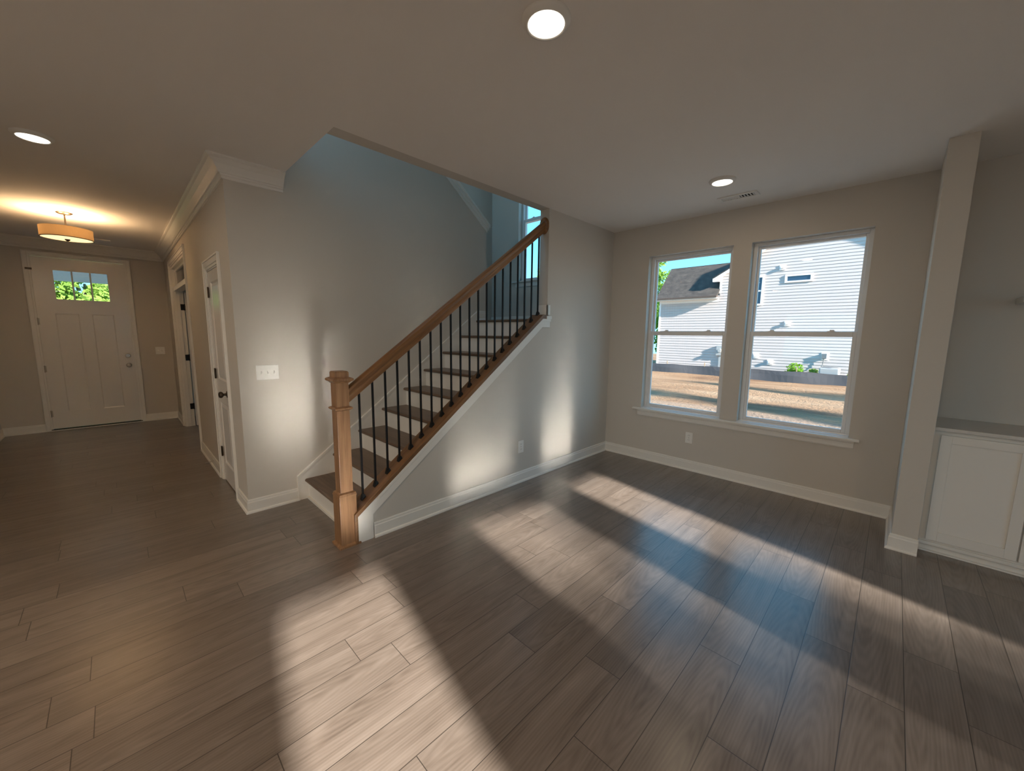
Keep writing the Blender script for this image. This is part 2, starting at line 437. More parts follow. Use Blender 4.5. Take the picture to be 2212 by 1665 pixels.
# ------------------------------------------------------------------ shell
WIN_Z0, WIN_Z1 = 0.639, 2.398
WINS = [(0.468, 1.346), (1.5065, 2.381)]
LWIN = (-1.629, -0.752, 2.30, 4.06)
RWIN = [(-5.11, -4.413), (-3.77, -2.896), (-2.561, -1.931)]       # rear windows (y ranges)
RSILL = [1.45, WIN_Z0, WIN_Z0]
b = MB()
wall_with_holes(b, 'y', 0.0, 0.16, 0.0, XB, 0.0, H, [(a, c, WIN_Z0-.022, WIN_Z1) for a, c in WINS])
struct('wall_window', b, M['wall'], 'greige wall holding the pair of tall windows', 'wall')
b = MB()
wall_with_holes(b, 'y', 0.0, 0.16, XD-.16, 0.0, 0.0, H2, [LWIN, (-5.2, -3.4, 0.9, 2.2)])
struct('wall_landing', b, M['wall'], 'greige wall behind the stair landing with its own window', 'wall')
b = MB()
b.prism([(-3.31, 0.0), (YE, 0.0), (YE, zc(-1.335)-.045), (-1.335, zc(-1.335)-.045), (-3.31, zc(-3.31)-.045)], 'x', -T, 0.0)
b.box(-T, 0, YE, 0, 0, H2)
b.box(-T, 0, YO, YE, H+.001, H2)
struct('wall_stair', b, M['wall'], 'greige knee wall under the stair rail rising to a full wall by the corner', 'wall')
b = MB()                                                      # wall with the light switches, sloping top beside the upper flight
zt = lambda y: 2.794 - 0.79*(y + 1.15)
b.prism([(YC, 0), (-1.147, 0), (-1.147, zt(-1.147)-.02), (-3.35, zt(-3.35)-.02), (YC, zt(-3.35)-.02)], 'x', -W-T, -W)
struct('wall_switch', b, M['wall'], 'greige wall beside the stairs carrying the light switches', 'wall')
CD = (-2.115, -1.52)                                          # closet door opening
TD = (-5.21, -3.575)                                          # transom doorway opening
b = MB()
wall_with_holes(b, 'y', YC, YC+T, XD, -W-T, 0.0, H, [(CD[0], CD[1], 0, 2.05), (TD[0], TD[1], 0, 2.415)])
struct('wall_closet', b, M['wall'], 'greige hall wall with the narrow closet door and the transom doorway', 'wall')
FD = (-5.155, -4.222)                                         # front door (y range)
b = MB()
wall_with_holes(b, 'x', XD-.16, XD, YL-T, 0.0, 0.0, H, [(FD[0]-.02, FD[1]+.02, 0, 2.515)])
struct('wall_front', b, M['wall'], 'greige wall around the white front door', 'wall')
b = MB(); b.box(XD, -W, YL-T, YL, 0, H)
struct('wall_foyer', b, M['wall'], 'greige foyer wall facing the closet door', 'wall')
b = MB(); b.box(-W-T, -W, YK, YL, 0, H)
struct('wall_dining', b, M['wall'], 'greige wall behind the camera beyond the foyer', 'wall')
b = MB(); wall_with_holes(b, 'y', YK-.16, YK, -W-T, XB+.16, 0, H, [(0.2, 2.2, 0.9, 2.2)])
struct('wall_kitchen', b, M['wall'], 'greige kitchen wall behind the camera with an added window', 'wall')
b = MB(); wall_with_holes(b, 'x', XB, XB+.16, YK, 0.16, 0, H, [(a, c, z, WIN_Z1) for (a, c), z in zip(RWIN, RSILL)])
struct('wall_rear', b, M['wall'], 'greige rear wall whose windows let in the sun', 'wall')
PX, PY, PW_ = 2.705, -0.625, 0.132
struct('wall_stub', MB().box(PX, PX+PW_, PY, 0, 0, H), M['wall'], 'thin greige wall end between the windows and the built-in cabinet', 'wall', bevel=.003)
# stairwell and second storey shell
struct('wall_stairwell', MB().box(XS-T, XS, YC+T, 0, 0, H2), M['wall'], 'far greige wall of the stairwell seen above the sloping trim', 'wall')
struct('wall_upper', wall_with_holes(MB(), 'y', YO-1.2, YO-.8, XS-T, 0, H+.3, H2, [(-2.15, -.2, 3.3, 5.2)]), M['wall'], 'upstairs wall above the stair opening, with an opening added for sky light', 'wall')  # opening added to brighten the landing; wall thickened to keep sun out
struct('wall_upper_side', MB().box(-T, 0, YO-.8, YO, H+.3, H2), M['wall'], 'upstairs wall beside the stair opening', 'wall')
struct('ceiling_upper', MB().box(XS-T, .2, YO-1.3, .2, H2, H2+.2), M['ceiling'], 'ceiling over the stairwell upstairs', 'ceiling')
b = MB()
b.box(0, XB+.16, YK-.16, .16, H, H+.3)
b.box(-W, 0, YK-.16, YO, H, H+.3)
b.box(XD-.16, -W, YK-.16, YO, H, H+.3)
b.box(XD-.16, XS-T, YO, .16, H, H+.3)
struct('ceiling', b, M['ceiling'], 'flat white ceiling with the stair opening cut in it', 'ceiling')

# crown moulding, baseboards
CR = [(0, H), (.106, H), (.106, H-.012), (.098, H-.018), (.085, H-.024), (.060, H-.050), (.036, H-.086), (.030, H-.098), (.020, H-.102), (.020, H-.112), (.012, H-.118), (.012, H-.135), (0, H-.137)]
struct('trim_crown', MB().sweep([(-W, YO), (-W, YC), (XD, YC), (XD, YL), (-W, YL)], CR, 1), M['trim'], 'white crown moulding around the foyer ending at the stair opening', 'crown moulding')
BH = .114
BP = [(0, 0), (.026, 0), (.026, .008), (.022, .017), (.014, .021), (.014, BH-.026), (.011, BH-.020), (.0105, BH-.006), (.007, BH), (0, BH)]
def base(name, path, side, label): struct(name, MB().sweep(path, BP, side), M['trim'], label, 'baseboard')
base('baseboard_stair', [(0, -3.19), (0, 0), (PX, 0), (PX, PY), (PX+PW_+.004, PY)], -1, 'white baseboard along the stair wall, under the windows and round the wall end')
base('baseboard_switch', [(-W, -3.37), (-W, YC), (CD[1]+.089, YC)], 1, 'white baseboard wrapping the corner below the light switches')
base('baseboard_hall', [(CD[0]-.087, YC), (TD[1]+.087, YC)], 1, 'white baseboard between the closet door and the transom doorway')
base('baseboard_foyer', [(TD[0]-.088, YC), (XD, YC), (XD, FD[1]+.06)], 1, 'white baseboard in the foyer corner beside the front door')
base('baseboard_front', [(XD, FD[0]-.06), (XD, YL), (-W, YL), (-W, YK)], 1, 'white baseboard on the hinge side of the front door')
ZL = RISE*9
BPL = [(d, z+ZL) for d, z in BP]
struct('baseboard_landing', MB().sweep([(-W, -1.30), (-W, -1.147)], BPL, -1).sweep([(XS, 0), (-T, 0)], BPL, -1), M['trim'], 'white baseboard around the stair landing', 'baseboard')

# sloping cap on the switch wall beside the upper flight
b = MB()
def slope_prism(b, x0, x1, y0, y1, f, dz0, dz1): b.prism([(y0, f(y0)+dz0), (y1, f(y1)+dz0), (y1, f(y1)+dz1), (y0, f(y0)+dz1)], 'x', x0, x1)
slope_prism(b, -W-T-.015, -W+.03, -2.6, -1.10, zt, 0.012, 0.045)
slope_prism(b, -W-T-.008, -W+.018, -2.6, -1.112, zt, -.03, 0.012)
slope_prism(b, -W, -W+.012, -2.6, -1.135, zt, -.075, -.03)
struct('trim_slope', b, M['trim'], 'white sloping trim capping the low wall by the landing', 'trim', bevel=.003)
# upper flight (a dim solid beyond the slope)
b = MB()
for k in range(7):
    b.box(XS, -W-T, -1.30-.25*(k+1), -1.30-.25*k, ZL-.2+.184*(k-1), ZL+.184*(k+1))
struct('upper_stair_flight', b, M['tread'], 'upper stair flight turning back from the landing', 'stair flight')

# ------------------------------------------------------------------ windows
def window(name, axis, plane, inward, u0, u1, z0, z1, label, fixed=False, depth=.085, th=.16):
    """double-hung window in an opening; plane = room-side wall face; inward = +1 if outdoors lies at larger coordinate."""
    root = empty(name, {'y': ((u0+u1)/2, plane, z0), 'x': (plane, (u0+u1)/2, z0)}[axis], label, 'window', kind='structure')
    def bx(b, ua, ub, da, db, za, zb):
        d0, d1 = plane+inward*da, plane+inward*db
        if axis == 'y': b.box(ua, ub, d0, d1, za, zb)
        else: b.box(d0, d1, ua, ub, za, zb)
    zm = (z0+z1)/2 - .022
    fr = MB(); D = depth
    fw = .034
    bx(fr, u0, u0+fw, D-.005, th, z0, z1); bx(fr, u1-fw, u1, D-.005, th, z0, z1)
    bx(fr, u0+fw, u1-fw, D-.005, th, z1-.03, z1); bx(fr, u0+fw, u1-fw, D-.005, th, z0, z0+.012)
    obj('window_frame', fr, M['vinyl'], root, .003)
    def sash(nm, a, zb, zt_, d0, d1, st, rb, rt):
        s = MB()
        bx(s, u0+a, u0+a+st, d0, d1, zb, zt_); bx(s, u1-a-st, u1-a, d0, d1, zb, zt_)
        bx(s, u0+a+st, u1-a-st, d0, d1, zb, zb+rb); bx(s, u0+a+st, u1-a-st, d0, d1, zt_-rt, zt_)
        so = obj(nm, s, M['vinyl'], root, .004)
        g = MB(); dm = (d0+d1)/2
        bx(g, u0+a+st-.006, u1-a-st+.006, dm-.002, dm+.002, zb+rb-.006, zt_-rt+.006)
        obj('pane', g, M['clearglass'] if fixed or plane < -1 or axis == 'x' else M['glass'], so)
    if fixed:
        sash('fixed_sash', fw, z0+.012, z1-.03, D+.01, D+.04, .026, .03, .022)
        return root
    sash('lower_sash', fw, z0+.012, zm+.05, D, D+.03, .028, .03, .045)
    sash('upper_sash', fw, zm+.004, z1-.03, D+.035, D+.065, .022, .045, .022)
    for q in (.24, .76):
        l = MB(); uc = u0+(u1-u0)*q
        bx(l, uc-.03, uc+.03, D+.004, D+.028, zm+.05, zm+.056); bx(l, uc-.012, uc+.02, D+.008, D+.024, zm+.056, zm+.066)
        obj('sash_lock', l, M['vinyl'], root, .002)
    return root
window('window_1', 'y', 0.0, 1, WINS[0][0], WINS[0][1], WIN_Z0, WIN_Z1, 'white double-hung window showing the neighbour roof and sky')
window('window_2', 'y', 0.0, 1, WINS[1][0], WINS[1][1], WIN_Z0, WIN_Z1, 'white double-hung window next to the thin wall end, full of white siding')
window('window_3', 'y', 0.0, 1, LWIN[0], LWIN[1], LWIN[2], LWIN[3], 'landing window behind the upper balusters, blue with sky')
for i, (a, c) in enumerate(RWIN):
    window('window_%d' % (i+4), 'x', XB, 1, a, c, RSILL[i], WIN_Z1, ['rear window behind the camera nearest the kitchen', 'middle rear window behind the camera', 'rear window behind the camera nearest the built-ins'][i], fixed=True)
window('window_7', 'y', 0.0, 1, -5.2, -3.4, .9, 2.2, 'window of the room beyond the transom doorway')
window('window_8', 'y', YK, -1, 0.2, 2.2, .9, 2.2, 'unseen kitchen window added behind the camera for sky fill')  # added out of view so sky light fills the room
# stool and apron below the pair
st = empty('trim_stool', (1.41, 0, .61), 'white window stool and apron running under both windows', 'window sill', kind='structure')
obj('stool', MB().box(.372, 2.456, -.045, 0, .609, .632).box(.468, 1.346, 0, .085, .609, .639).box(1.5065, 2.381, 0, .085, .609, .639), M['trim'], st, .006)
obj('apron', MB().sweep([(.43, 0), (2.42, 0)], [(0, .609), (.024, .609), (.024, .597), (.016, .588), (.014, .57), (.014, .548), (.006, .536), (0, .536)], -1), M['trim'], st)
st = empty('trim_landing_stool', (-1.19, 0, 2.28), 'white sill under the landing window', 'window sill', kind='structure')
obj('stool', MB().box(-1.74, -.65, -.04, 0, 2.272, 2.297).box(LWIN[0], LWIN[1], 0, .085, 2.272, 2.30), M['trim'], st, .006)
obj('apron', MB().sweep([(-1.66, 0), (-.72, 0)], [(0, 2.272), (.018, 2.272), (.014, 2.25), (.014, 2.21), (0, 2.195)], -1), M['trim'], st)

# ------------------------------------------------------------------ staircase
XI, XO = -.136, .02
stair = empty('staircase', (-.55, -3.3, 0), 'open staircase with oak newel, oak rail and black balusters', 'staircase')
for k in range(9):
    y0 = Y1 + RUN*k; zt_ = RISE*(k+1)
    yb = y0 + RUN + .03 if k < 8 else 0.0
    b = MB(); th = .028
    pts = [(y0+.012, zt_), (yb, zt_), (yb, zt_-th), (y0+.012, zt_-th), (y0+.003, zt_-th+.006), (y0, zt_-th/2), (y0+.003, zt_-.006)]
    if k < 8:
        b.prism(pts, 'x', -W+.016, -.117)
        if k == 0: pass
    else:
        b.prism(pts, 'x', -W+.016, -.117)
        b.box(XS, -W+.016, -1.147, 0, zt_-th, zt_)
    obj('tread', b, M['tread'], stair, smooth=False)
    r = MB().box(-W+.016, -.117, y0+.03, y0+.045, zt_-RISE + (0.0 if k == 0 else 0), zt_-th)
    if k == 0: r.box(-W+.016, -.1, y0+.012, y0+.03, 0, .018)
    obj('riser', r, M['riser'], stair)
# wall skirt
zs = lambda y: .228 + .742*(y + 3.354)
b = MB()
ye = -1.28
b.prism([(-3.37, 0), (-3.30, 0), (ye, zs(ye)-.40), (ye, zs(ye)), (-3.37, zs(-3.37))], 'x', -W, -W+.016)
b.prism([(-3.37-.006, 0), (-3.364, 0), (-3.364, zs(-3.37)-.004), (ye, zs(ye)-.012), (ye, zs(ye)+.008), (-3.376, zs(-3.37)+.008)], 'x', -W, -W+.022)
obj('wall_skirt', b, M['trim'], stair)
# oak cap on the knee wall
b = MB()
yb_, yt_ = -3.33, -1.338
b.prism([(yb_, 0.0), (yb_+.022, 0.0), (yb_+.022, zc(yb_+.022)-.042), (yt_, zc(yt_)-.042), (YE, zc(yt_)-.042), (YE, zc(yt_)), (yt_, zc(yt_)), (yb_, zc(yb_)-.004)], 'x', XI, XO)
obj('oak_cap', b, M['oakcap'], stair, .005)
# white skirt board under the cap on the room side
b = MB()
dz = -.042
b.prism([(-3.308, 0), (-3.195, 0), (-3.195, zc(-3.195)+dz-.10), (yt_, zc(yt_)+dz-.086), (-1.222, zc(yt_)+dz-.086), (-1.222, zc(yt_)+dz), (yt_, zc(yt_)+dz), (-3.308, zc(-3.308)+dz)], 'x', 0, .014)
b.prism([(-3.15, zc(-3.15)+dz-.028), (yt_, zc(yt_)+dz-.028), (-1.215, zc(yt_)+dz-.028), (-1.215, zc(yt_)+dz), (yt_, zc(yt_)+dz), (-3.15, zc(-3.15)+dz)], 'x', .0, .021)
b.box(0, .026, YE-.03, -1.208, zc(yt_)-.044, zc(yt_)-.012)
obj('side_skirt', b, M['trim'], stair, .002)
b = MB().box(XI+.012, .014, YE-.014, YE, zc(yt_), zc(yt_)+.10).box(0, .014, YE-.014, -1.222, zc(yt_), zc(yt_)+.10)
obj('skirt_return', b, M['trim'], stair, .002)
# newel
NX, NY = -.055, -3.365
nw = MB()
def sq(b, h, z0, z1, h1=None):
    h1 = h if h1 is None else h1
    b.add([(NX-h, NY-h, z0), (NX+h, NY-h, z0), (NX+h, NY+h, z0), (NX-h, NY+h, z0), (NX-h1, NY-h1, z1), (NX+h1, NY-h1, z1), (NX+h1, NY+h1, z1), (NX-h1, NY+h1, z1)],
          [(0, 3, 2, 1), (4, 5, 6, 7), (0, 1, 5, 4), (1, 2, 6, 5), (2, 3, 7, 6), (3, 0, 4, 7)])
sq(nw, .043, .38, 1.20)
sq(nw, .0585, 0, .368)
newel = obj('newel_post', nw, M['oak'], stair, .0025)
b = MB(); sq(b, .0585, .372, .384, .056); sq(b, .056, .384, .392, .046); sq(b, .060, .362, .372); obj('newel_moulding', b, M['oak'], newel, .001)
b = MB(); sq(b, .046, .966, .974, .058); sq(b, .058, .974, .984, .060); sq(b, .060, .984, .990, .050); obj('newel_collar', b, M['oak'], newel, .001)
b = MB(); sq(b, .046, 1.152, 1.166, .060); sq(b, .060, 1.164, 1.170, .069); sq(b, .069, 1.170, 1.182); sq(b, .069, 1.182, 1.190, .052); sq(b, .046, 1.188, 1.224); sq(b, .046, 1.224, 1.231, .040)
obj('newel_cap', b, M['oak'], newel, .002)
b = MB(); sq(b, .074, 0, .012); sq(b, .074, .012, .022, .060); obj('newel_shoe', b, M['oak'], newel)
# handrail: profile swept along the slope
RX = -.058
rb = lambda y: 1.067 + .737*(y + 3.24)
prof = [(-.022, 0), (.022, 0), (.026, .014), (.021, .03), (.021, .040), (.031, .052), (.033, .070), (.028, .084), (.014, .093), (0, .096), (-.014, .093), (-.028, .084), (-.033, .070), (-.031, .052), (-.021, .040), (-.021, .03), (-.026, .014)]
ya, yb2 = NY+.043, YE-.02
n = len(prof)
k_ = 1.13
vs = [(RX+p[0], ya, rb(ya)+p[1]*k_) for p in prof] + [(RX+p[0], yb2, rb(yb2)+p[1]*k_) for p in prof]
fs = [tuple(range(n-1, -1, -1)), tuple(range(n, 2*n))] + [(i, (i+1) % n, n+(i+1) % n, n+i) for i in range(n)]
rail = obj('handrail', MB().add(vs, fs), M['oakrail'], stair, smooth=True)
ro = MB().lathe([(0, -.024), (.046, -.024), (.054, -.018), (.058, -.008), (.058, 0)], 40, (0, 0, 0), 'y')
ro.v = [(x, y, z*1.42) for x, y, z in ro.v]; ro.shift((RX, YE, rb(YE)+.052))
obj('rail_rosette', ro, M['oakrail'], rail, smooth=True)
# balusters: one built with its shoe, then copies
NB = 20
yb0 = -3.234
for k in range(NB):
    y = yb0 + .0998*k
    if k == 0:
        h = rb(y)+.012 - (zc(y)-.006)
        bl = MB(); s_ = .0066
        bl.box(RX-s_, RX+s_, y-s_, y+s_, zc(y)-.006, rb(y)+.012)
        bal = obj('baluster', bl, M['iron'], stair, .001)
        sh = MB(); s2 = .0155
        zb0, zb1 = zc(y-s2)-.004, zc(y+s2)-.004
        sh.add([(RX-s2, y-s2, zb0), (RX+s2, y-s2, zb0), (RX+s2, y+s2, zb1), (RX-s2, y+s2, zb1),
                (RX-s2, y-s2, zb0+.008), (RX+s2, y-s2, zb0+.008), (RX+s2, y+s2, zb1+.008), (RX-s2, y+s2, zb1+.008),
                (RX-.009, y-.009, zc(y)+.03), (RX+.009, y-.009, zc(y)+.03), (RX+.009, y+.009, zc(y)+.03), (RX-.009, y+.009, zc(y)+.03)],
               [(3, 2, 1, 0), (0, 1, 5, 4), (1, 2, 6, 5), (2, 3, 7, 6), (3, 0, 4, 7), (4, 5, 9, 8), (5, 6, 10, 9), (6, 7, 11, 10), (7, 4, 8, 11), (8, 9, 10, 11)])
        shoe = obj('baluster_shoe', sh, M['iron'], bal)
    else:
        c = bal.copy(); C.objects.link(c); c.parent = stair
        c.location = (0, .0998*k, .0998*k*.737)
        s = shoe.copy(); C.objects.link(s); s.parent = c

# ------------------------------------------------------------------ doors
def casing(path_xz_outer, w): pass
def panel_recess(b, x0, x1, z0, z1, y, d): pass
def hinge_mb(x, y, z, ax):
    b = MB()
    if ax == 'y':      # wall plane is y
        b.lathe([(0, -.05), (.007, -.05), (.007, .05), (0, .05)], 10, (x, y-.006, z)); b.box(x-.018, x+.018, y-.002, y, z-.045, z+.045)
    else:
        b.lathe([(0, -.05), (.007, -.05), (.007, .05), (0, .05)], 10, (x+.006, y, z)); b.box(x, x+.002, y-.018, y+.018, z-.045, z+.045)
    return b
CW = .085
def casing_y(u0, u1, zt_, face, out, w=CW):
    """casing round a door in a wall plane y=face, projecting to face+out"""
    b = MB()
    for d0, d1, o in ((0, .022, .010), (.022, .070, .016), (.070, w, .022)):
        o2 = out/abs(out)*o
        b.box(u0-d1, u0-d0, face, face+o2, 0, zt_+d1); b.box(u1+d0, u1+d1, face, face+o2, 0, zt_+d1); b.box(u0-d0, u1+d0, face, face+o2, zt_+d0, zt_+d1)
    return b
def casing_x(u0, u1, zt_, face, out, w=CW):
    b = MB()
    for d0, d1, o in ((0, .022, .010), (.022, .070, .016), (.070, w, .022)):
        b.box(face, face+o, u0-d1, u0-d0, 0, zt_+d1); b.box(face, face+o, u1+d0, u1+d1, 0, zt_+d1); b.box(face, face+o, u0-d0, u1+d0, zt_+d0, zt_+d1)
    return b
def framed_slab(b, x0, x1, z0, z1, y0, y1, panels, rec):
    """door slab in plane y (front face y0) with recessed panels [(x0,x1,z0,z1)], bevelled sides"""
    wall_with_holes(b, 'y', y0, y1, x0, x1, z0, z1, panels)
    for (a, c, d, e_) in panels:
        m = .014; s = 1 if y1 > y0 else -1
        yr = y0 + s*rec
        A = [(a, y0, d), (c, y0, d), (c, y0, e_), (a, y0, e_)]; B = [(a+m, yr, d+m), (c-m, yr, d+m), (c-m, yr, e_-m), (a+m, yr, e_-m)]
        b.add(A+B, [(0, 1, 5, 4), (1, 2, 6, 5), (2, 3, 7, 6), (3, 0, 4, 7), (4, 5, 6, 7)])
        b.box(a, c, y1-s*.006, y1, d, e_)
# closet door (narrow, two panels, raised)
cd = empty('door_1', ((CD[0]+CD[1])/2, YC, 0), 'narrow white two-panel closet door near the stairs', 'door', kind='structure')
obj('door_casing', casing_y(CD[0], CD[1], 2.05, YC, -1), M['trim'], cd, .003)
j = MB().box(CD[0], CD[0]+.012, YC, YC+T, 0, 2.05).box(CD[1]-.012, CD[1], YC, YC+T, 0, 2.05).box(CD[0], CD[1], YC, YC+T, 2.038, 2.05)
obj('door_jamb', j, M['trim'], cd)
b = MB()
cx0, cx1 = CD[0]+.015, CD[1]-.015
pan = [(cx0+.10, cx1-.10, .20, .815), (cx0+.10, cx1-.10, 1.035, 1.935)]
framed_slab(b, cx0, cx1, .012, 2.035, YC+.004, YC+.039, pan, .010)
sl = obj('door_slab', b, M['doorpaint'], cd)
for a, c, d, e_ in pan:
    p = MB(); m = .035
    p.add([(a+.014, YC+.014, d+.014), (c-.014, YC+.014, d+.014), (c-.014, YC+.014, e_-.014), (a+.014, YC+.014, e_-.014), (a+m+.01, YC+.006, d+m+.01), (c-m-.01, YC+.006, d+m+.01), (c-m-.01, YC+.006, e_-m-.01), (a+m+.01, YC+.006, e_-m-.01)],
          [(0, 1, 5, 4), (1, 2, 6, 5), (2, 3, 7, 6), (3, 0, 4, 7), (4, 5, 6, 7)])
    obj('door_panel', p, M['doorpaint'], sl)
for z in (.30, 1.08, 1.85): tag(obj('hinge', hinge_mb(CD[0]+.013, YC+.002, z, 'y'), M['bronze'], cd, smooth=True), 'bronze butt hinge')
kn = MB().lathe([(0, 0), (.030, 0), (.032, -.004), (.028, -.010), (.012, -.014), (.010, -.030), (.016, -.034), (.026, -.042), (.029, -.052), (.026, -.062), (.016, -.068), (0, -.070)], 28, (cx1-.065, YC+.004, .93), 'y')
tag(obj('door_knob', kn, M['bronze'], cd, smooth=True), 'dark bronze door knob')
struct('closet_recess', MB().box(CD[0]-.1, CD[1]+.1, YC+T+.3, YC+T+.32, 0, 2.2), M['dark'], 'dark back of the closet behind its door', 'closet back')
# transom doorway with the door swung open
td = empty('door_2', ((TD[0]+TD[1])/2, YC, 0), 'tall doorway with a glass transom and a door swung open into the study', 'door', kind='structure')
obj('door_casing', casing_y(TD[0], TD[1], 2.415, YC, -1), M['trim'], td, .003)
j = MB().box(TD[0], TD[0]+.03, YC, YC+T, 0, 2.415).box(TD[1]-.03, TD[1], YC, YC+T, 0, 2.415).box(TD[0], TD[1], YC, YC+T, 2.385, 2.415)
j.box(TD[0]+.03, TD[0]+.04, YC+.03, YC+.07, 0, 2.07).box(TD[1]-.04, TD[1]-.03, YC+.03, YC+.07, 0, 2.07)
obj('door_jamb', j, M['trim'], td, .002)
tb = obj('transom_bar', MB().box(TD[0]+.03, TD[1]-.03, YC+.01, YC+T-.01, 2.07, 2.13), M['trim'], td, .003)
tf = MB(); tx0, tx1 = TD[0]+.03, TD[1]-.03
tf.box(tx0, tx0+.04, YC+.04, YC+.075, 2.13, 2.385).box(tx1-.04, tx1, YC+.04, YC+.075, 2.13, 2.385).box(tx0+.04, tx1-.04, YC+.04, YC+.075, 2.13, 2.165).box(tx0+.04, tx1-.04, YC+.04, YC+.075, 2.35, 2.385)
tfo = obj('transom_sash', tf, M['trim'], td, .002)
obj('pane', MB().box(tx0+.035, tx1-.035, YC+.056, YC+.06, 2.16, 2.355), M['glass'], tfo)
ds = MB()
ds2 = MB(); framed_slab(ds2, -3.62, -2.86, .012, 2.06, 0, .035, [(-3.52, -2.96, .22, .80), (-3.52, -2.96, 1.03, 1.93)], .010)
# rotate slab so that it stands along y at the hinge jamb
ds.add([(TD[0]+.035+y, x, z) for x, y, z in ds2.v], ds2.f)
obj('door_slab', ds, M['doorpaint'], td)
for z in (.315, 1.077, 1.841): tag(obj('hinge', MB().box(TD[0]+.028, TD[0]+.034, YC+.072, YC+T, z-.045, z+.045).lathe([(0, -.05), (.008, -.05), (.008, .05), (0, .05)], 10, (TD[0]+.034, YC+T+.006, z)), M['iron'], td), 'dark hinge on the open door')
# front door
fd = empty('door_3', (XD, (FD[0]+FD[1])/2, 0), 'white front door with three small panes at the top', 'door', kind='structure')
obj('door_casing', casing_x(FD[0]-.0, FD[1]+.0, 2.50, XD, 1, .06), M['trim'], fd, .003)
j = MB().box(XD-.16, XD-.002, FD[0]-.02, FD[0]-.002, 0, 2.515).box(XD-.16, XD-.002, FD[1]+.002, FD[1]+.02, 0, 2.515).box(XD-.16, XD-.002, FD[0]-.02, FD[1]+.02, 2.502, 2.515)
obj('door_jamb', j, M['trim'], fd)
b2 = MB()
gy0, gy1, gz0, gz1 = -4.962, -4.410, 1.913, 2.332
s2 = MB()
lo = [(-4.99, -4.755, .275, 1.715), (-4.625, -4.39, .275, 1.715)]
framed_slab(s2, FD[0], FD[1], .03, 2.497, .004, .044, lo, .007)
# add the glass opening by splitting: rebuild the slab with a through hole
s2 = MB()
wall_with_holes(s2, 'y', .004, .044, FD[0], FD[1], .03, 2.497, lo+[(gy0, gy1, gz0, gz1)])
for (a, c, d, e_) in lo:
    m = .012; y0, yr = .004, .011
    A = [(a, y0, d), (c, y0, d), (c, y0, e_), (a, y0, e_)]; B = [(a+m, yr, d+m), (c-m, yr, d+m), (c-m, yr, e_-m), (a+m, yr, e_-m)]
    s2.add(A+B, [(0, 1, 5, 4), (1, 2, 6, 5), (2, 3, 7, 6), (3, 0, 4, 7), (4, 5, 6, 7)]); s2.box(a, c, .038, .044, d, e_)
b2.add([(XD-.0-y, x, z) for x, y, z in s2.v], s2.f)
fsl = obj('door_slab', b2, M['doorpaint'], fd)
lf = MB()
for (a, c, d, e_) in ((gy0-.018, gy1+.018, gz0-.018, gz0+.006), (gy0-.018, gy1+.018, gz1-.006, gz1+.018), (gy0-.018, gy0+.006, gz0, gz1), (gy1-.006, gy1+.018, gz0, gz1)):
    lf.box(XD-.004, XD+.004, a, c, d, e_)
for q in (1/3, 2/3):
    yc_ = gy0+(gy1-gy0)*q; lf.box(XD-.03, XD-.006, yc_-.009, yc_+.009, gz0, gz1)
lfo = obj('light_frame', lf, M['doorpaint'], fsl)
for q in range(3):
    a = gy0+(gy1-gy0)*q/3; obj('pane', MB().box(XD-.026, XD-.022, a+.004, a+(gy1-gy0)/3-.004, gz0, gz1), M['glass'], fsl)
for z in (.256, .916, 1.595): tag(obj('hinge', hinge_mb(XD, FD[0]-.003, z, 'x'), M['nickel'], fd, smooth=True), 'nickel butt hinge')
ca = MB().box(XD+.016, XD+.022, FD[0]-.05, FD[0]+.012, 2.31, 2.335).tube([(XD+.022, FD[0]-.02, 2.322), (XD+.05, FD[0]-.012, 2.322)], .006, 8)
tag(obj('security_latch', ca, M['bronze'], fd), 'small bronze latch on the casing')
for z, nm in ((.935, 'door_knob'), (1.084, 'deadbolt')):
    if nm == 'door_knob': pr_ = [(0, 0), (.032, 0), (.033, .006), (.012, .012), (.011, .03), (.026, .04), (.030, .05), (.024, .062), (0, .066)]
    else: pr_ = [(0, 0), (.031, 0), (.032, .012), (.026, .018), (0, .019)]
    k2 = MB().lathe(pr_, 24, (XD-.003, -4.288, z), 'x')
    if nm == 'deadbolt': k2.box(XD+.014, XD+.034, -4.294, -4.282, z-.016, z+.016)
    obj(nm, k2, M['nickel'], fd, smooth=True)
obj('threshold', MB().box(XD-.16, XD+.012, FD[0]-.02, FD[1]+.02, 0, .024), M['threshold'], fd)
obj('sill_shoe', MB().box(XD+.012, XD+.026, FD[0]-.06, FD[1]+.06, 0, .012), M['trim'], fd, .003)

# ------------------------------------------------------------------ built-in cabinet, worktop, shelf
XC = PX+PW_+.001
CE = 3.72
cab = empty('base_cabinet', (3.28, -.25, 0), 'white shaker base cabinet built in behind the thin wall end', 'cabinet')
b = MB().box(XC, CE, -.50, -.002, .078, .872)
obj('cabinet_body', b, M['trim'], cab, .002)
b = MB().box(XC, CE, -.478, -.46, 0, .078).box(XC, CE, -.496, -.478, 0, .012).box(XC, CE, -.506, -.478, .055, .078)
obj('toe_board', b, M['trim'], cab, .003)
for i, (a, c) in enumerate(((2.876, 3.272), (3.280, 3.676))):
    d = MB(); z0, z1 = .10, .846; r = .052
    wall_with_holes(d, 'y', -.522, -.502, a, c, z0, z1, [(a+r, c-r, z0+r+.012, z1-r)])
    do = obj('cabinet_door', d, M['trim'], cab, .0015)
    obj('door_panel', MB().box(a+r-.004, c-r+.004, -.512, -.506, z0+r+.008, z1-r+.004), M['trim'], do)
tag(obj('worktop', MB().box(XC, CE+.02, -.535, -.002, .874, .898), M['counter'], bevel=.004), 'pale painted worktop over the white base cabinet', 'worktop')
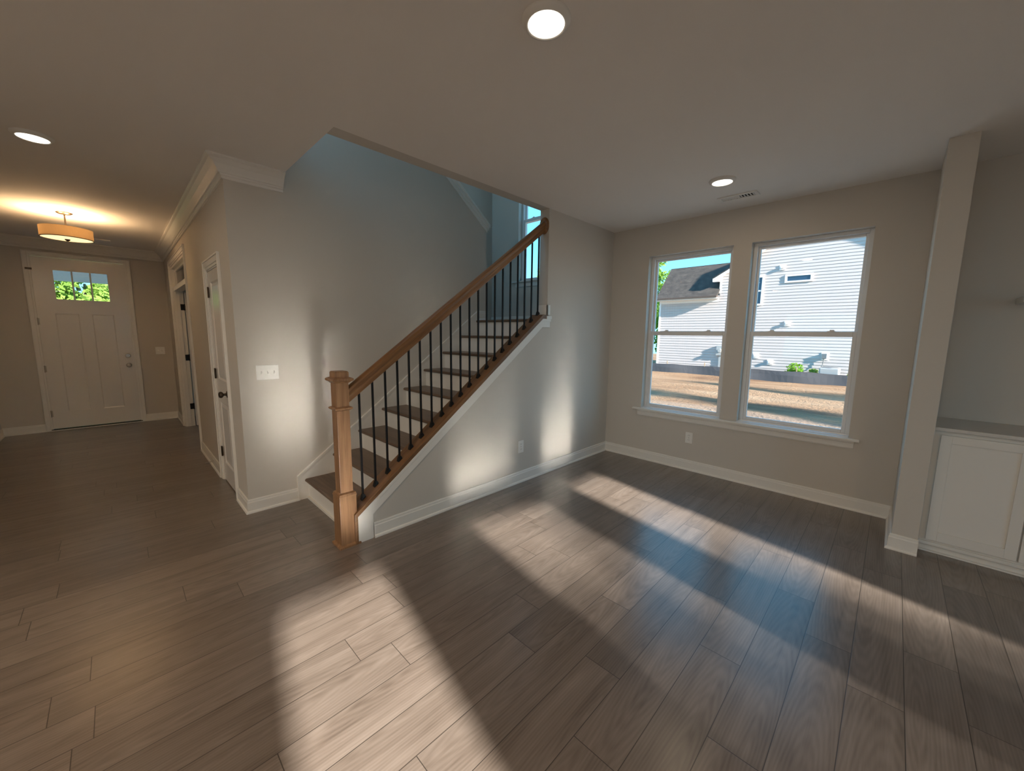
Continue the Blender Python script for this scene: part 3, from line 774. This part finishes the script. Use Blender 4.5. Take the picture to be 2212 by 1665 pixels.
tag(obj('floating_shelf', MB().box(3.155, 3.75, -.24, -.002, 1.735, 1.775), M['trim'], bevel=.003), 'thick white floating shelf on the wall above the cabinet', 'shelf')

# ------------------------------------------------------------------ wall plates
def outlet(axis, pos, label, group):
    x, y, z = pos
    r = empty('power_outlet', pos, label, 'outlet')
    def P(b, u0, u1, d0, d1, z0, z1):
        if axis == 'y': b.box(x+u0, x+u1, y-d1, y-d0, z+z0, z+z1)
        else: b.box(x+d0, x+d1, y+u0, y+u1, z+z0, z+z1)
        return b
    obj('cover_plate', P(MB(), -.039, .039, 0, .006, -.062, .062), M['plate'], r, .003)
    for dz in (-.026, .026):
        s = obj('socket', P(MB(), -.017, .017, .005, .008, dz-.015, dz+.015), M['plate'], r, .002)
        for du in (-.007, .006): obj('slot', P(MB(), du-.0012, du+.0012, .0079, .0084, dz-.003, dz+.008), M['plateslot'], s)
    obj('screw', P(MB(), -.003, .003, .0055, .0072, -.003, .003), M['plateslot'], r)
outlet('x', (0, -1.625, .368), 'white power outlet low on the greige wall under the stair rail', None)
outlet('y', (1.0525, 0, .369), 'white power outlet low on the wall under the windows', None)
def switch(axis, pos, n, label):
    x, y, z = pos; hw = .081 if n == 3 else .058
    r = empty('light_switch', pos, label, 'light switch')
    def P(b, u0, u1, d0, d1, z0, z1): return b.box(x+d0, x+d1, y+u0, y+u1, z+z0, z+z1)
    obj('cover_plate', P(MB(), -hw, hw, 0, .006, -.060, .060), M['plate'], r, .003)
    for i in range(n):
        u = (i-(n-1)/2)*.046
        t = MB(); up = 1 if i == 1 else -1
        t.add([(x+.006, y+u-.005, z-.012), (x+.006, y+u+.005, z-.012), (x+.006, y+u+.005, z+.012), (x+.006, y+u-.005, z+.012),
               (x+.020, y+u-.004, z+up*.008-.005), (x+.020, y+u+.004, z+up*.008-.005), (x+.020, y+u+.004, z+up*.008+.005), (x+.020, y+u-.004, z+up*.008+.005)],
              [(0, 1, 5, 4), (1, 2, 6, 5), (2, 3, 7, 6), (3, 0, 4, 7), (4, 5, 6, 7)])
        obj('toggle', t, M['plate'], r)
switch('x', (-W, -3.545, 1.156), 3, 'white three-gang light switch on the wall beside the stairs')
switch('x', (XD, -3.90, 1.156), 2, 'white double light switch beside the front door')
# spring door stop on the hall baseboard
dsx, dsz = -2.62, .07
ds_ = MB(); pts = []
for k in range(90):
    a = k*.9; pts.append((dsx+.006*math.cos(a), YC-.016-.075*k/89, dsz+.006*math.sin(a)-.006*(k/89)**2))
ds_.tube(pts, .0014, 5)
tag(obj('door_stop', ds_, M['nickel']), 'thin spring door stop sticking out of the hall baseboard', 'door stop')

# ------------------------------------------------------------------ ceiling fixtures
def downlight(pos, label, power=FILL_LAMP_W, first=None):
    r = empty('recessed_downlight', pos, label, 'ceiling light', 'recessed ceiling lights')
    ring = MB().lathe([(.068, -.004), (.074, -.020), (.078, -.022), (.094, -.014), (.098, -.006), (.098, 0), (.068, 0)], 48, pos)
    obj('trim_ring', ring, M['trim'], r, smooth=True)
    ln = MB().lathe([(0, -.020), (.050, -.0195), (.074, -.0185), (.074, -.012), (0, -.012)], 48, pos)
    obj('lens', ln, M['lens'], r, smooth=True)
    ld = bpy.data.lights.new('downlight_lamp', 'AREA'); ld.shape = 'DISK'; ld.size = .14; ld.energy = power; ld.color = (1.0, 0.77, 0.53)
    lo = bpy.data.objects.new('downlight_lamp', ld); C.objects.link(lo); lo.parent = r; lo.location = (0, 0, -.03)
    return r
downlight((1.467, -3.08, H), 'round recessed ceiling light nearest above the camera', 2.5)
downlight((1.467, -.86, H), 'round recessed ceiling light in front of the window wall', 2.5)
downlight((-1.553, -4.67, H), 'round recessed ceiling light at the foyer entrance', 1.2)
for x in (0.2, 2.4, 4.6):
    for y in (-5.6, -7.6): downlight((x, y, H), 'added unseen ceiling light filling the room from behind the camera')  # fill lamps added out of view to brighten the room
# drum light
dl = (-3.965, -4.68, H)
r = empty('drum_ceiling_light', dl, 'semi-flush ceiling light with a round fabric drum shade in the foyer', 'ceiling light')
obj('canopy', MB().lathe([(0, 0), (.065, 0), (.065, -.006), (.052, -.016), (.02, -.022), (0, -.023)], 36, dl), M['bronze'], r, smooth=True)
obj('stem', MB().lathe([(0, -.02), (.007, -.02), (.007, -.30), (0, -.30)], 12, dl), M['bronze'], r, smooth=True)
SZ0, SZ1, SR = -.165, -.275, .20
sh = MB().lathe([(SR, SZ0), (SR, SZ1), (SR-.003, SZ1), (SR-.003, SZ0), (SR, SZ0)], 64, dl)
so = obj('drum_shade', sh, M['shade'], r, smooth=True)
obj('shade_hoop', MB().lathe([(SR+.001, SZ1+.004), (SR+.001, SZ1-.002), (SR-.006, SZ1-.002), (SR-.006, SZ1+.004), (SR+.001, SZ1+.004)], 64, dl), M['bronze'], so, smooth=True)
obj('diffuser', MB().lathe([(0, SZ1-.004), (.12, SZ1-.001), (SR-.008, SZ1+.004), (SR-.008, SZ1+.007), (0, SZ1+.0)], 64, dl), M['diffuser'], r, smooth=True)
obj('finial', MB().lathe([(0, SZ1-.024), (.010, SZ1-.022), (.020, SZ1-.012), (.022, SZ1-.004), (0, SZ1)], 20, dl), M['bronze'], r, smooth=True)
for a in (0.4, 0.4+2*PI/3, 0.4+4*PI/3):
    ld = bpy.data.lights.new('bulb_lamp', 'POINT'); ld.energy = FOYER_W/3; ld.color = (1.0, 0.64, 0.33); ld.shadow_soft_size = .03
    lo = bpy.data.objects.new('bulb_lamp', ld); C.objects.link(lo); lo.parent = r; lo.location = (.09*math.cos(a), .09*math.sin(a), -.20)
# vents
def vent(cx, cy, lx, ly, label, dark_from):
    r = empty('ceiling_vent', (cx, cy, H), label, 'air vent')
    f = MB()
    t = .028
    wall = [(cx-lx/2, cx+lx/2, cy-ly/2, cy-ly/2+t), (cx-lx/2, cx+lx/2, cy+ly/2-t, cy+ly/2), (cx-lx/2, cx-lx/2+t, cy-ly/2+t, cy+ly/2-t), (cx+lx/2-t, cx+lx/2, cy-ly/2+t, cy+ly/2-t)]
    for a, c, d, e_ in wall: f.box(a, c, d, e_, H-.010, H)
    obj('vent_frame', f, M['trim'], r, .003)
    obj('vent_back', MB().box(cx-lx/2+t, cx+lx/2-t, cy-ly/2+t, cy+ly/2-t, H-.0015, H-.0005), M['dark'], r)
    n_ = 11
    x_in0, x_in1 = cx-lx/2+t, cx+lx/2-t
    for i in range(n_):
        xx = x_in0 + (i+.5)*(x_in1-x_in0)/n_
        tilt = .009 if xx < dark_from else -.009
        s = MB().add([(xx-tilt, cy-ly/2+t, H-.009), (xx-tilt, cy+ly/2-t, H-.009), (xx+tilt, cy+ly/2-t, H-.001), (xx+tilt, cy-ly/2+t, H-.001),
                      (xx-tilt+.0015, cy-ly/2+t, H-.009), (xx-tilt+.0015, cy+ly/2-t, H-.009), (xx+tilt+.0015, cy+ly/2-t, H-.001), (xx+tilt+.0015, cy-ly/2+t, H-.001)],
                     [(0, 1, 2, 3), (7, 6, 5, 4), (0, 3, 7, 4), (1, 0, 4, 5), (2, 1, 5, 6), (3, 2, 6, 7)])
        obj('louver', s, M['trim'], r)
vent(1.457, -.378, .315, .135, 'white slotted air vent in the ceiling by the window wall', 1.46)
vent(-5.52, -4.50, .14, .32, 'small air vent in the foyer ceiling behind the drum light', 0)

# ------------------------------------------------------------------ outdoors
GZ = -.5
def build_ground():
    me = bpy.data.meshes.new('ground'); bm = bmesh.new()
    rnd = random.Random(5)
    NX_, NY_ = 80, 90
    def hx(x, y): return GZ + .05*math.sin(x*.7+.3*y)*math.sin(y*1.1) + .03*math.sin(2.3*y+.4*x) - max(0, (y-12))*.02
    g = [[None]*(NY_+1) for _ in range(NX_+1)]
    for i in range(NX_+1):
        for j in range(NY_+1):
            x = -60 + 120*i/NX_; y = -40 + 100*j/NY_
            z = hx(x, y) if (y > 1.5) else GZ-.06
            g[i][j] = bm.verts.new((x, y, z))
    for i in range(NX_):
        for j in range(NY_): bm.faces.new((g[i][j], g[i+1][j], g[i+1][j+1], g[i][j+1]))
    bm.to_mesh(me); bm.free()
    for p in me.polygons: p.use_smooth = True
    me.materials.append(M['dirt']); o = bpy.data.objects.new('ground', me); C.objects.link(o)
    tag(o, 'bare orange and tan dirt of the building lots outside', 'ground', kind='structure')
build_ground()

# neighbour house
YH = 20.0
nh = empty('neighbour_house', (-3, YH, GZ), 'white lap-sided house with a dark shingle roof outside the windows', 'house')
def siding(name, poly, y, parent, expo=.152):
    """lap siding clipped to a polygon given as (x,z) with each course's x extent found by scanline"""
    b = MB(); zs_ = [p[1] for p in poly]; z = min(zs_); zmax = max(zs_)
    def span(zq):
        xs = []
        for (xa, za), (xb, zb) in zip(poly, poly[1:]+poly[:1]):
            if (za-zq)*(zb-zq) <= 0 and abs(za-zb) > 1e-9: xs.append(xa+(xb-xa)*(zq-za)/(zb-za))
        return (min(xs), max(xs)) if len(xs) >= 2 else None
    while z < zmax-.01:
        z2 = min(z+expo, zmax-.001); s0, s1 = span(z+.0007), span(z2-.0007)
        if s0 and s1:
            (a0, b0), (a1, b1) = s0, s1
            b.add([(a0, y-.02, z), (b0, y-.02, z), (b1, y-.003, z2), (a1, y-.003, z2), (a0, y+.03, z), (b0, y+.03, z), (b1, y+.03, z2), (a1, y+.03, z2)],
                  [(0, 1, 2, 3), (0, 4, 5, 1), (1, 5, 6, 2), (2, 6, 7, 3), (3, 7, 4, 0), (7, 6, 5, 4)])
        z = z2
    return obj(name, b, M['siding'], parent)
gl = lambda x: 4.93 + .58*(x+4.85)
gr = lambda x: gl(0.0) - .58*x
XA = 0.0
main = [(-4.85, -.75), (4.85, -.75), (4.85, gr(4.85)), (XA, gl(XA)), (-4.85, gl(-4.85))]
siding('main_siding', main, YH, nh)
wing = [(-8.30, -.75), (-4.85, -.75), (-4.85, 3.86), (-8.30, 3.86)]
siding('wing_siding', wing, YH, nh)
b = MB().prism(main, 'y', YH+.03, YH+11).prism([(YH+.03, -.75), (YH+.03, 3.86), (YH+1.75, 5.6), (YH+3.4, 3.86), (YH+3.4, -.75)], 'x', -8.30, -4.85)
obj('house_core', b, M['extwhite'], nh)
for q in ((-8.33, -8.22, -.75, 3.9), (-4.88, -4.78, 3.95, 4.95), (4.77, 4.88, -.75, 4.9)): obj('corner_board', MB().box(q[0], q[1], YH-.03, YH, q[2], q[3]), M['extwhite'], nh)
# wing roof with UVs
def roof_quad(name, pts, parent, th=.06):
    me = bpy.data.meshes.new(name); bm = bmesh.new(); uvl = bm.loops.layers.uv.new('UVMap')
    P_ = [Vector(p) for p in pts]; nrm = (P_[1]-P_[0]).cross(P_[2]-P_[0]).normalized()
    if nrm.z < 0: nrm = -nrm
    u = (P_[1]-P_[0]).normalized(); v = nrm.cross(u)
    top = [bm.verts.new(p) for p in P_]; bot = [bm.verts.new(p-nrm*th) for p in P_]
    fs = [bm.faces.new(top), bm.faces.new(bot[::-1])]
    for i in range(len(P_)):
        k = (i+1) % len(P_); fs.append(bm.faces.new((top[i], bot[i], bot[k], top[k])))
    for f in fs:
        for lp in f.loops:
            d = lp.vert.co-P_[0]; lp[uvl].uv = (d.dot(u), d.dot(v))
    bmesh.ops.recalc_face_normals(bm, faces=bm.faces[:])
    bm.to_mesh(me); bm.free(); me.materials.append(M['shingle'])
    o = bpy.data.objects.new(name, me); C.objects.link(o); o.parent = parent
    for w_ in me.vertices: w_.co -= parent.location
    return o
roof_quad('roof', [(-8.42, YH-.42, 3.82), (-4.85, YH-.42, 3.82), (-4.85, YH+1.65, 5.89), (-8.42, YH+1.65, 5.89)], nh)
roof_quad('roof', [(-8.42, YH+3.72, 3.82), (-8.42, YH+1.65, 5.89), (-4.85, YH+1.65, 5.89), (-4.85, YH+3.72, 3.82)], nh)
ov = .35
roof_quad('roof', [(-4.85-ov, YH-.28, gl(-4.85-ov)+.10), (XA, YH-.28, gl(XA)+.10), (XA, YH+11, gl(XA)+.10), (-4.85-ov, YH+11, gl(-4.85-ov)+.10)], nh)
roof_quad('roof', [(4.85+ov, YH-.28, gr(4.85+ov)+.10), (4.85+ov, YH+11, gr(4.85+ov)+.10), (XA, YH+11, gl(XA)+.10), (XA, YH-.28, gl(XA)+.10)], nh)
b = MB()
b.prism([(-4.85-ov, gl(-4.85-ov)-.12), (XA, gl(XA)-.12), (XA, gl(XA)+.05), (-4.85-ov, gl(-4.85-ov)+.05)], 'y', YH-.28, YH-.24)
b.prism([(4.85+ov, gr(4.85+ov)-.12), (XA, gl(XA)-.12), (XA, gl(XA)+.05), (4.85+ov, gr(4.85+ov)+.05)], 'y', YH-.28, YH-.24)
b.prism([(-4.85-ov, gl(-4.85-ov)-.13), (-4.85, gl(-4.85-ov)-.13), (-4.85, gl(-4.85)), (-4.85-ov, gl(-4.85-ov)+.04)], 'y', YH-.26, YH-.02)
b.prism([(-4.85-ov, gl(-4.85-ov)-.06), (XA, gl(XA)-.06), (XA, gl(XA)-.02), (-4.85-ov, gl(-4.85-ov)-.02)], 'y', YH-.24, YH)
b.prism([(4.85+ov, gr(4.85+ov)-.06), (XA, gl(XA)-.06), (XA, gl(XA)-.02), (4.85+ov, gr(4.85+ov)-.02)], 'y', YH-.24, YH)
obj('rake_board', b, M['extwhite'], nh)
b = MB().box(-8.42, -4.88, YH-.40, YH, 3.66, 3.70).box(-8.42, -4.88, YH-.42, YH-.39, 3.66, 3.80).box(-8.30, -4.88, YH-.025, YH, 3.50, 3.67)
obj('soffit', b, M['extwhite'], nh)
obj('gutter', MB().box(-8.45, -4.86, YH-.52, YH-.425, 3.72, 3.83), M['gutter'], nh, .01)
wf = MB()
for a, c, d, e_ in ((-1.80, -.64, 4.29, 4.37), (-1.80, -.64, 4.60, 4.69), (-1.80, -1.70, 4.37, 4.60), (-.74, -.64, 4.37, 4.60)): wf.box(a, c, YH-.06, YH, d, e_)
wfo = obj('house_window', wf, M['extwhite'], nh); obj('pane', MB().box(-1.70, -.74, YH-.03, YH-.02, 4.37, 4.60), M['skyglass'], wfo)
wf = MB().box(-3.75, -3.66, YH-.06, YH, 3.2, 4.75).box(-3.66, -2.8, YH-.06, YH, 4.66, 4.75).box(-2.8, -2.71, YH-.06, YH, 3.2, 4.75).box(-3.66, -2.8, YH-.06, YH, 3.2, 3.29).box(-3.66, -2.8, YH-.05, YH, 3.93, 4.0)
wfo = obj('house_window', wf, M['extwhite'], nh); obj('pane', MB().box(-3.66, -2.8, YH-.03, YH-.02, 3.29, 4.66), M['skyglass'], wfo)
def exhaust(x, z):
    v = obj('vent_block', MB().box(x-.13, x+.13, YH-.05, YH, z-.13, z+.13), M['extwhite'], nh)
    obj('vent_hood', MB().box(x-.07, x+.07, YH-.14, YH-.05, z-.05, z+.07), M['extwhite'], v)
exhaust(-1.95, 5.08); exhaust(-1.5, 2.22); exhaust(-2.10, .20); exhaust(-2.78, .50)
v = obj('meter_box', MB().box(-4.75, -4.35, YH-.18, YH, .45, 1.0).box(-4.62, -4.45, YH-.10, YH, -.5, .45), M['metalgrey'], nh)
obj('meter_dial', MB().lathe([(0, -.30), (.09, -.30), (.10, -.18)], 20, (-4.55, YH, .72), 'y'), M['metalgrey'], v)
v = obj('disconnect_box', MB().box(.02, .32, YH-.03, YH, .42, .80), M['extwhite'], nh)
obj('switch_box', MB().box(.05, .24, YH-.16, YH-.03, .50, .74).tube([(.15, YH-.1, .5), (.12, YH-.12, .2), (.05, YH-.2, 0), (.1, YH-.4, -.2)], .02, 8), M['metaldark'], v)
# silt fence
def silt():
    r = empty('silt_fence', (-3, 18.5, GZ), 'low dark silt fence sagging between stakes before the white house', 'fence')
    xs = [-12+.25*i for i in range(78)]
    b = MB(); vs = []; fs = []
    def top(x): return -.10 - .035*(1-abs(((x+.3) % 2.1)/1.05-1)**2) - .01*max(0, x)*2.2
    for x in xs:
        w_ = .04*math.sin(x*2.1); vs += [(x, 18.5+w_, top(x)), (x, 18.42+w_*1.6, -.33), (x, 18.30+w_, -.72)]
    for i in range(len(xs)-1):
        for k in (0, 1): fs.append((i*3+k, i*3+k+1, i*3+3+k+1, i*3+3+k))
    n_ = len(vs); vs2 = [(a, y+.012, z) for a, y, z in vs]
    b.add(vs, fs); b.add(vs2, [tuple(reversed(f)) for f in fs])
    obj('fence_cloth', b, M['fence'], r)
    x = -11.2
    while x < 7.4:
        obj('stake', MB().box(x-.02, x+.02, 18.52, 18.56, -.8, .06), M['stake'], r); x += 2.1
silt()
# condenser
ac = empty('air_conditioner', (.43, 19.1, -.62), 'grey outdoor air conditioner unit beside the silt fence', 'air conditioner')
b = MB().box(.12, .86, 18.75, 19.45, -.60, .12)
obj('case', b, M['metalgrey'], ac, .06, seg=3)
obj('fan_grille', MB().lathe([(0, .165), (.26, .155), (.33, .13), (.33, .115), (0, .115)], 28, (.49, 19.1, 0)), M['metaldark'], ac, smooth=True)
obj('pad', MB().box(.02, .96, 18.65, 19.55, -.75, -.60), M['metalgrey'], ac)
# plants
def leaf_cloud(centers, n, size, rnd, flat=.0):
    b = MB()
    tot = sum(c[3]**2 for c in centers)
    for cx, cy, cz, cr, sq_ in centers:
        m = max(8, int(n*cr*cr/tot))
        for _ in range(m):
            u, v_, w_ = rnd.gauss(0, 1), rnd.gauss(0, 1), rnd.gauss(0, 1); l = math.sqrt(u*u+v_*v_+w_*w_)+1e-6
            q = cr*(.35+.65*rnd.random()**.45)
            p = Vector((cx+u/l*q, cy+v_/l*q, cz+w_/l*q*sq_))
            d = Vector((rnd.gauss(0, 1), rnd.gauss(0, 1), rnd.gauss(0, 1))).normalized(); e2 = d.cross(Vector((rnd.gauss(0, 1), rnd.gauss(0, 1), rnd.gauss(0, 1)))).normalized()
            s = size*(.6+.8*rnd.random())
            b.add([p-d*s, p+e2*s*.45, p+d*s, p-e2*s*.45], [(0, 1, 2, 3)])
    return b
def tree(pos, h, cr, label, mat='leaf', bark='bark', n=3500, leaf=.14, seed=1, crown_from=.35, squash=1.0, group='trees around the houses', gaps=9):
    rnd = random.Random(seed); x, y, z = pos
    r = empty('tree', pos, label, 'tree', group)
    tr = MB(); pts = [(x+.15*math.sin(k*.9+seed), y+.12*math.cos(k*1.1+seed), z+h*.9*k/7) for k in range(8)]
    tr.tube(pts, [.035*h**.9*(1-.11*k)*.28+.02 for k in range(8)], 9)
    cs = []
    for k in range(gaps):
        f = crown_from + (1-crown_from)*(k+.5)/gaps
        a = rnd.random()*6.28; rr = cr*(1.05-abs(f-.62)*1.3)*(.25+.75*rnd.random())
        q = cr*(.32+.25*rnd.random())*(1.25-f*.5)
        c = (x+rr*.8*math.cos(a), y+rr*.8*math.sin(a), z+h*f, q, squash)
        cs.append(c)
        tr.tube([(x, y, z+h*(f-.12)), ((x+c[0])/2, (y+c[1])/2, z+h*(f-.04)), c[:3]], [.05, .035, .015], 5)
    obj('trunk', tr, M[bark], r, smooth=True)
    obj('foliage', leaf_cloud(cs, n, leaf, rnd), M[mat], r)
# beyond the left edge of the neighbour house
tree((-13.2, 30, GZ-.3), 9.4, 2.0, 'tall loose pale tree rising beside the dark shingle roof', 'leafpale', n=2600, leaf=.16, seed=4)
tree((-11.0, 27.5, GZ-.2), 4.6, 1.5, 'bushy bright green tree at the corner of the white house', 'leaf', n=3000, leaf=.12, seed=8, crown_from=.1)
tree((-16.5, 27, GZ-.3), 6.5, 2.2, 'rounded green tree behind the parked car', 'leaf', n=3000, leaf=.15, seed=11, crown_from=.15)
# seen through the front door panes
fx = -19.0
for i, (px_, py_, hh, rr) in enumerate(((-16, -7.6, 8.5, 1.9), (-18.5, -3.6, 9.5, 2.0), (-25, -9.6, 11, 3.0), (-25, .6, 11, 3.0), (-13.4, -5.0, 3.6, 1.2))):
    tree((px_, py_, GZ), hh, rr, ['bright green tree seen through the first front door pane', 'green tree with a pale trunk seen through the middle front door pane', 'big green tree behind the others across the front yard', 'broad green tree at the far side of the front yard', 'low bright green tree just beyond the front porch'][i],
         'leafpale' if i in (0, 4) else 'leaf', 'barkpale' if i == 1 else 'bark', n=8000, leaf=.095, seed=20+i, crown_from=.12, group='trees in the front yard', gaps=12)
# small tree top in the landing window
tree((-19.5, 22, GZ-.3), 8.1, 1.6, 'bare-topped tree whose twigs reach the landing window', 'leafpale', n=900, leaf=.14, seed=41, crown_from=.3)
# trees behind the house that dapple the sun
tree((18.0, -5.2, GZ), 7.2, 1.9, 'open tree behind the house dappling the sun from the rear windows', 'leaf', n=1150, leaf=.14, seed=52, crown_from=.70, group='trees behind the house', gaps=20)
for (px_, py_, hh, rr, nn, lab) in ((21.0, 4.2, 10.6, 1.6, 1500, 'tall tree at the back of the lot throwing long shadows on the dirt'), (26.0, 7.6, 12.2, 1.7, 1500, 'taller tree farther back on the lot throwing long shadows on the dirt'), (20.5, -1.0, 8.2, 1.6, 1200, 'shorter tree nearest the house throwing a shadow on the gravel')):
    tree((px_, py_, GZ), hh, rr, lab, 'leaf', n=nn, leaf=.2, seed=int(60+px_+py_), crown_from=.35, group='trees behind the house', gaps=12)
def bush(pos, r_, h, n, seed, label, mat='leaf'):
    rnd = random.Random(seed); x, y, z = pos
    r = empty('bush', pos, label, 'bush', 'shrubs by the white house')
    st_ = MB()
    for k in range(6):
        a = rnd.random()*6.28; st_.tube([(x, y, z), (x+r_*.5*math.cos(a), y+r_*.5*math.sin(a), z+h*.8)], [.015, .006], 5)
    obj('stems', st_, M['bark'], r)
    obj('foliage', leaf_cloud([(x, y, z+h*.6, r_, .9), (x-r_*.4, y, z+h*.45, r_*.6, .8), (x+r_*.5, y, z+h*.42, r_*.6, .8)], n, .07, rnd), M[mat], r)
bush((-.86, 19.1, -.62), .36, .95, 420, 3, 'dark green shrub standing against the white siding')
bush((-.16, 19.5, -.62), .2, .72, 260, 5, 'low yellowish shrub beside the taller dark shrub', 'leafpale')
bush((1.32, 19.2, -.62), .22, .62, 200, 9, 'small shrub beyond the air conditioner', 'leafpale')
# parked car at the far left of the window
car = empty('parked_car', (-12.4, 23.0, GZ-.22), 'grey car parked beyond the white house corner', 'car')
b = MB().prism([(-14.4, -.45), (-10.6, -.45), (-10.45, .0), (-10.7, .28), (-11.5, .34), (-12.2, .80), (-13.6, .82), (-14.3, .36), (-14.5, .1)], 'y', 22.2, 23.8)
obj('car_body', b, M['carpaint'], car, .06)
obj('car_windows', MB().prism([(-11.75, .38), (-12.3, .73), (-13.5, .75), (-13.95, .38)], 'y', 22.18, 23.82), M['skyglass'], car)
for x in (-13.7, -11.4): obj('wheel', MB().lathe([(0, 22.15), (.30, 22.15), (.32, 22.2), (.32, 22.36), (0, 22.36)], 24, (x, 0, -.43), 'y'), M['tyre'], car)
# front porch
po = empty('front_porch', (-7.2, -4.7, GZ), 'white porch beam and ceiling outside the front door', 'porch', kind='structure')
obj('porch_beam', MB().box(-8.25, -8.05, -7.5, -1.0, 2.35, 2.75), M['extwhite'], po)
obj('porch_ceiling', MB().box(-8.05, XD-.16, -7.5, -1.0, 2.66, 2.72), M['extwhite'], po)
for y in (-7.3, -2.2): obj('porch_column', MB().box(-8.24, -8.06, y-.09, y+.09, -.1, 2.35), M['extwhite'], po)
obj('porch_floor', MB().box(-8.4, XD-.16, -7.5, -1.0, -.5, -.06), M['metalgrey'], po)
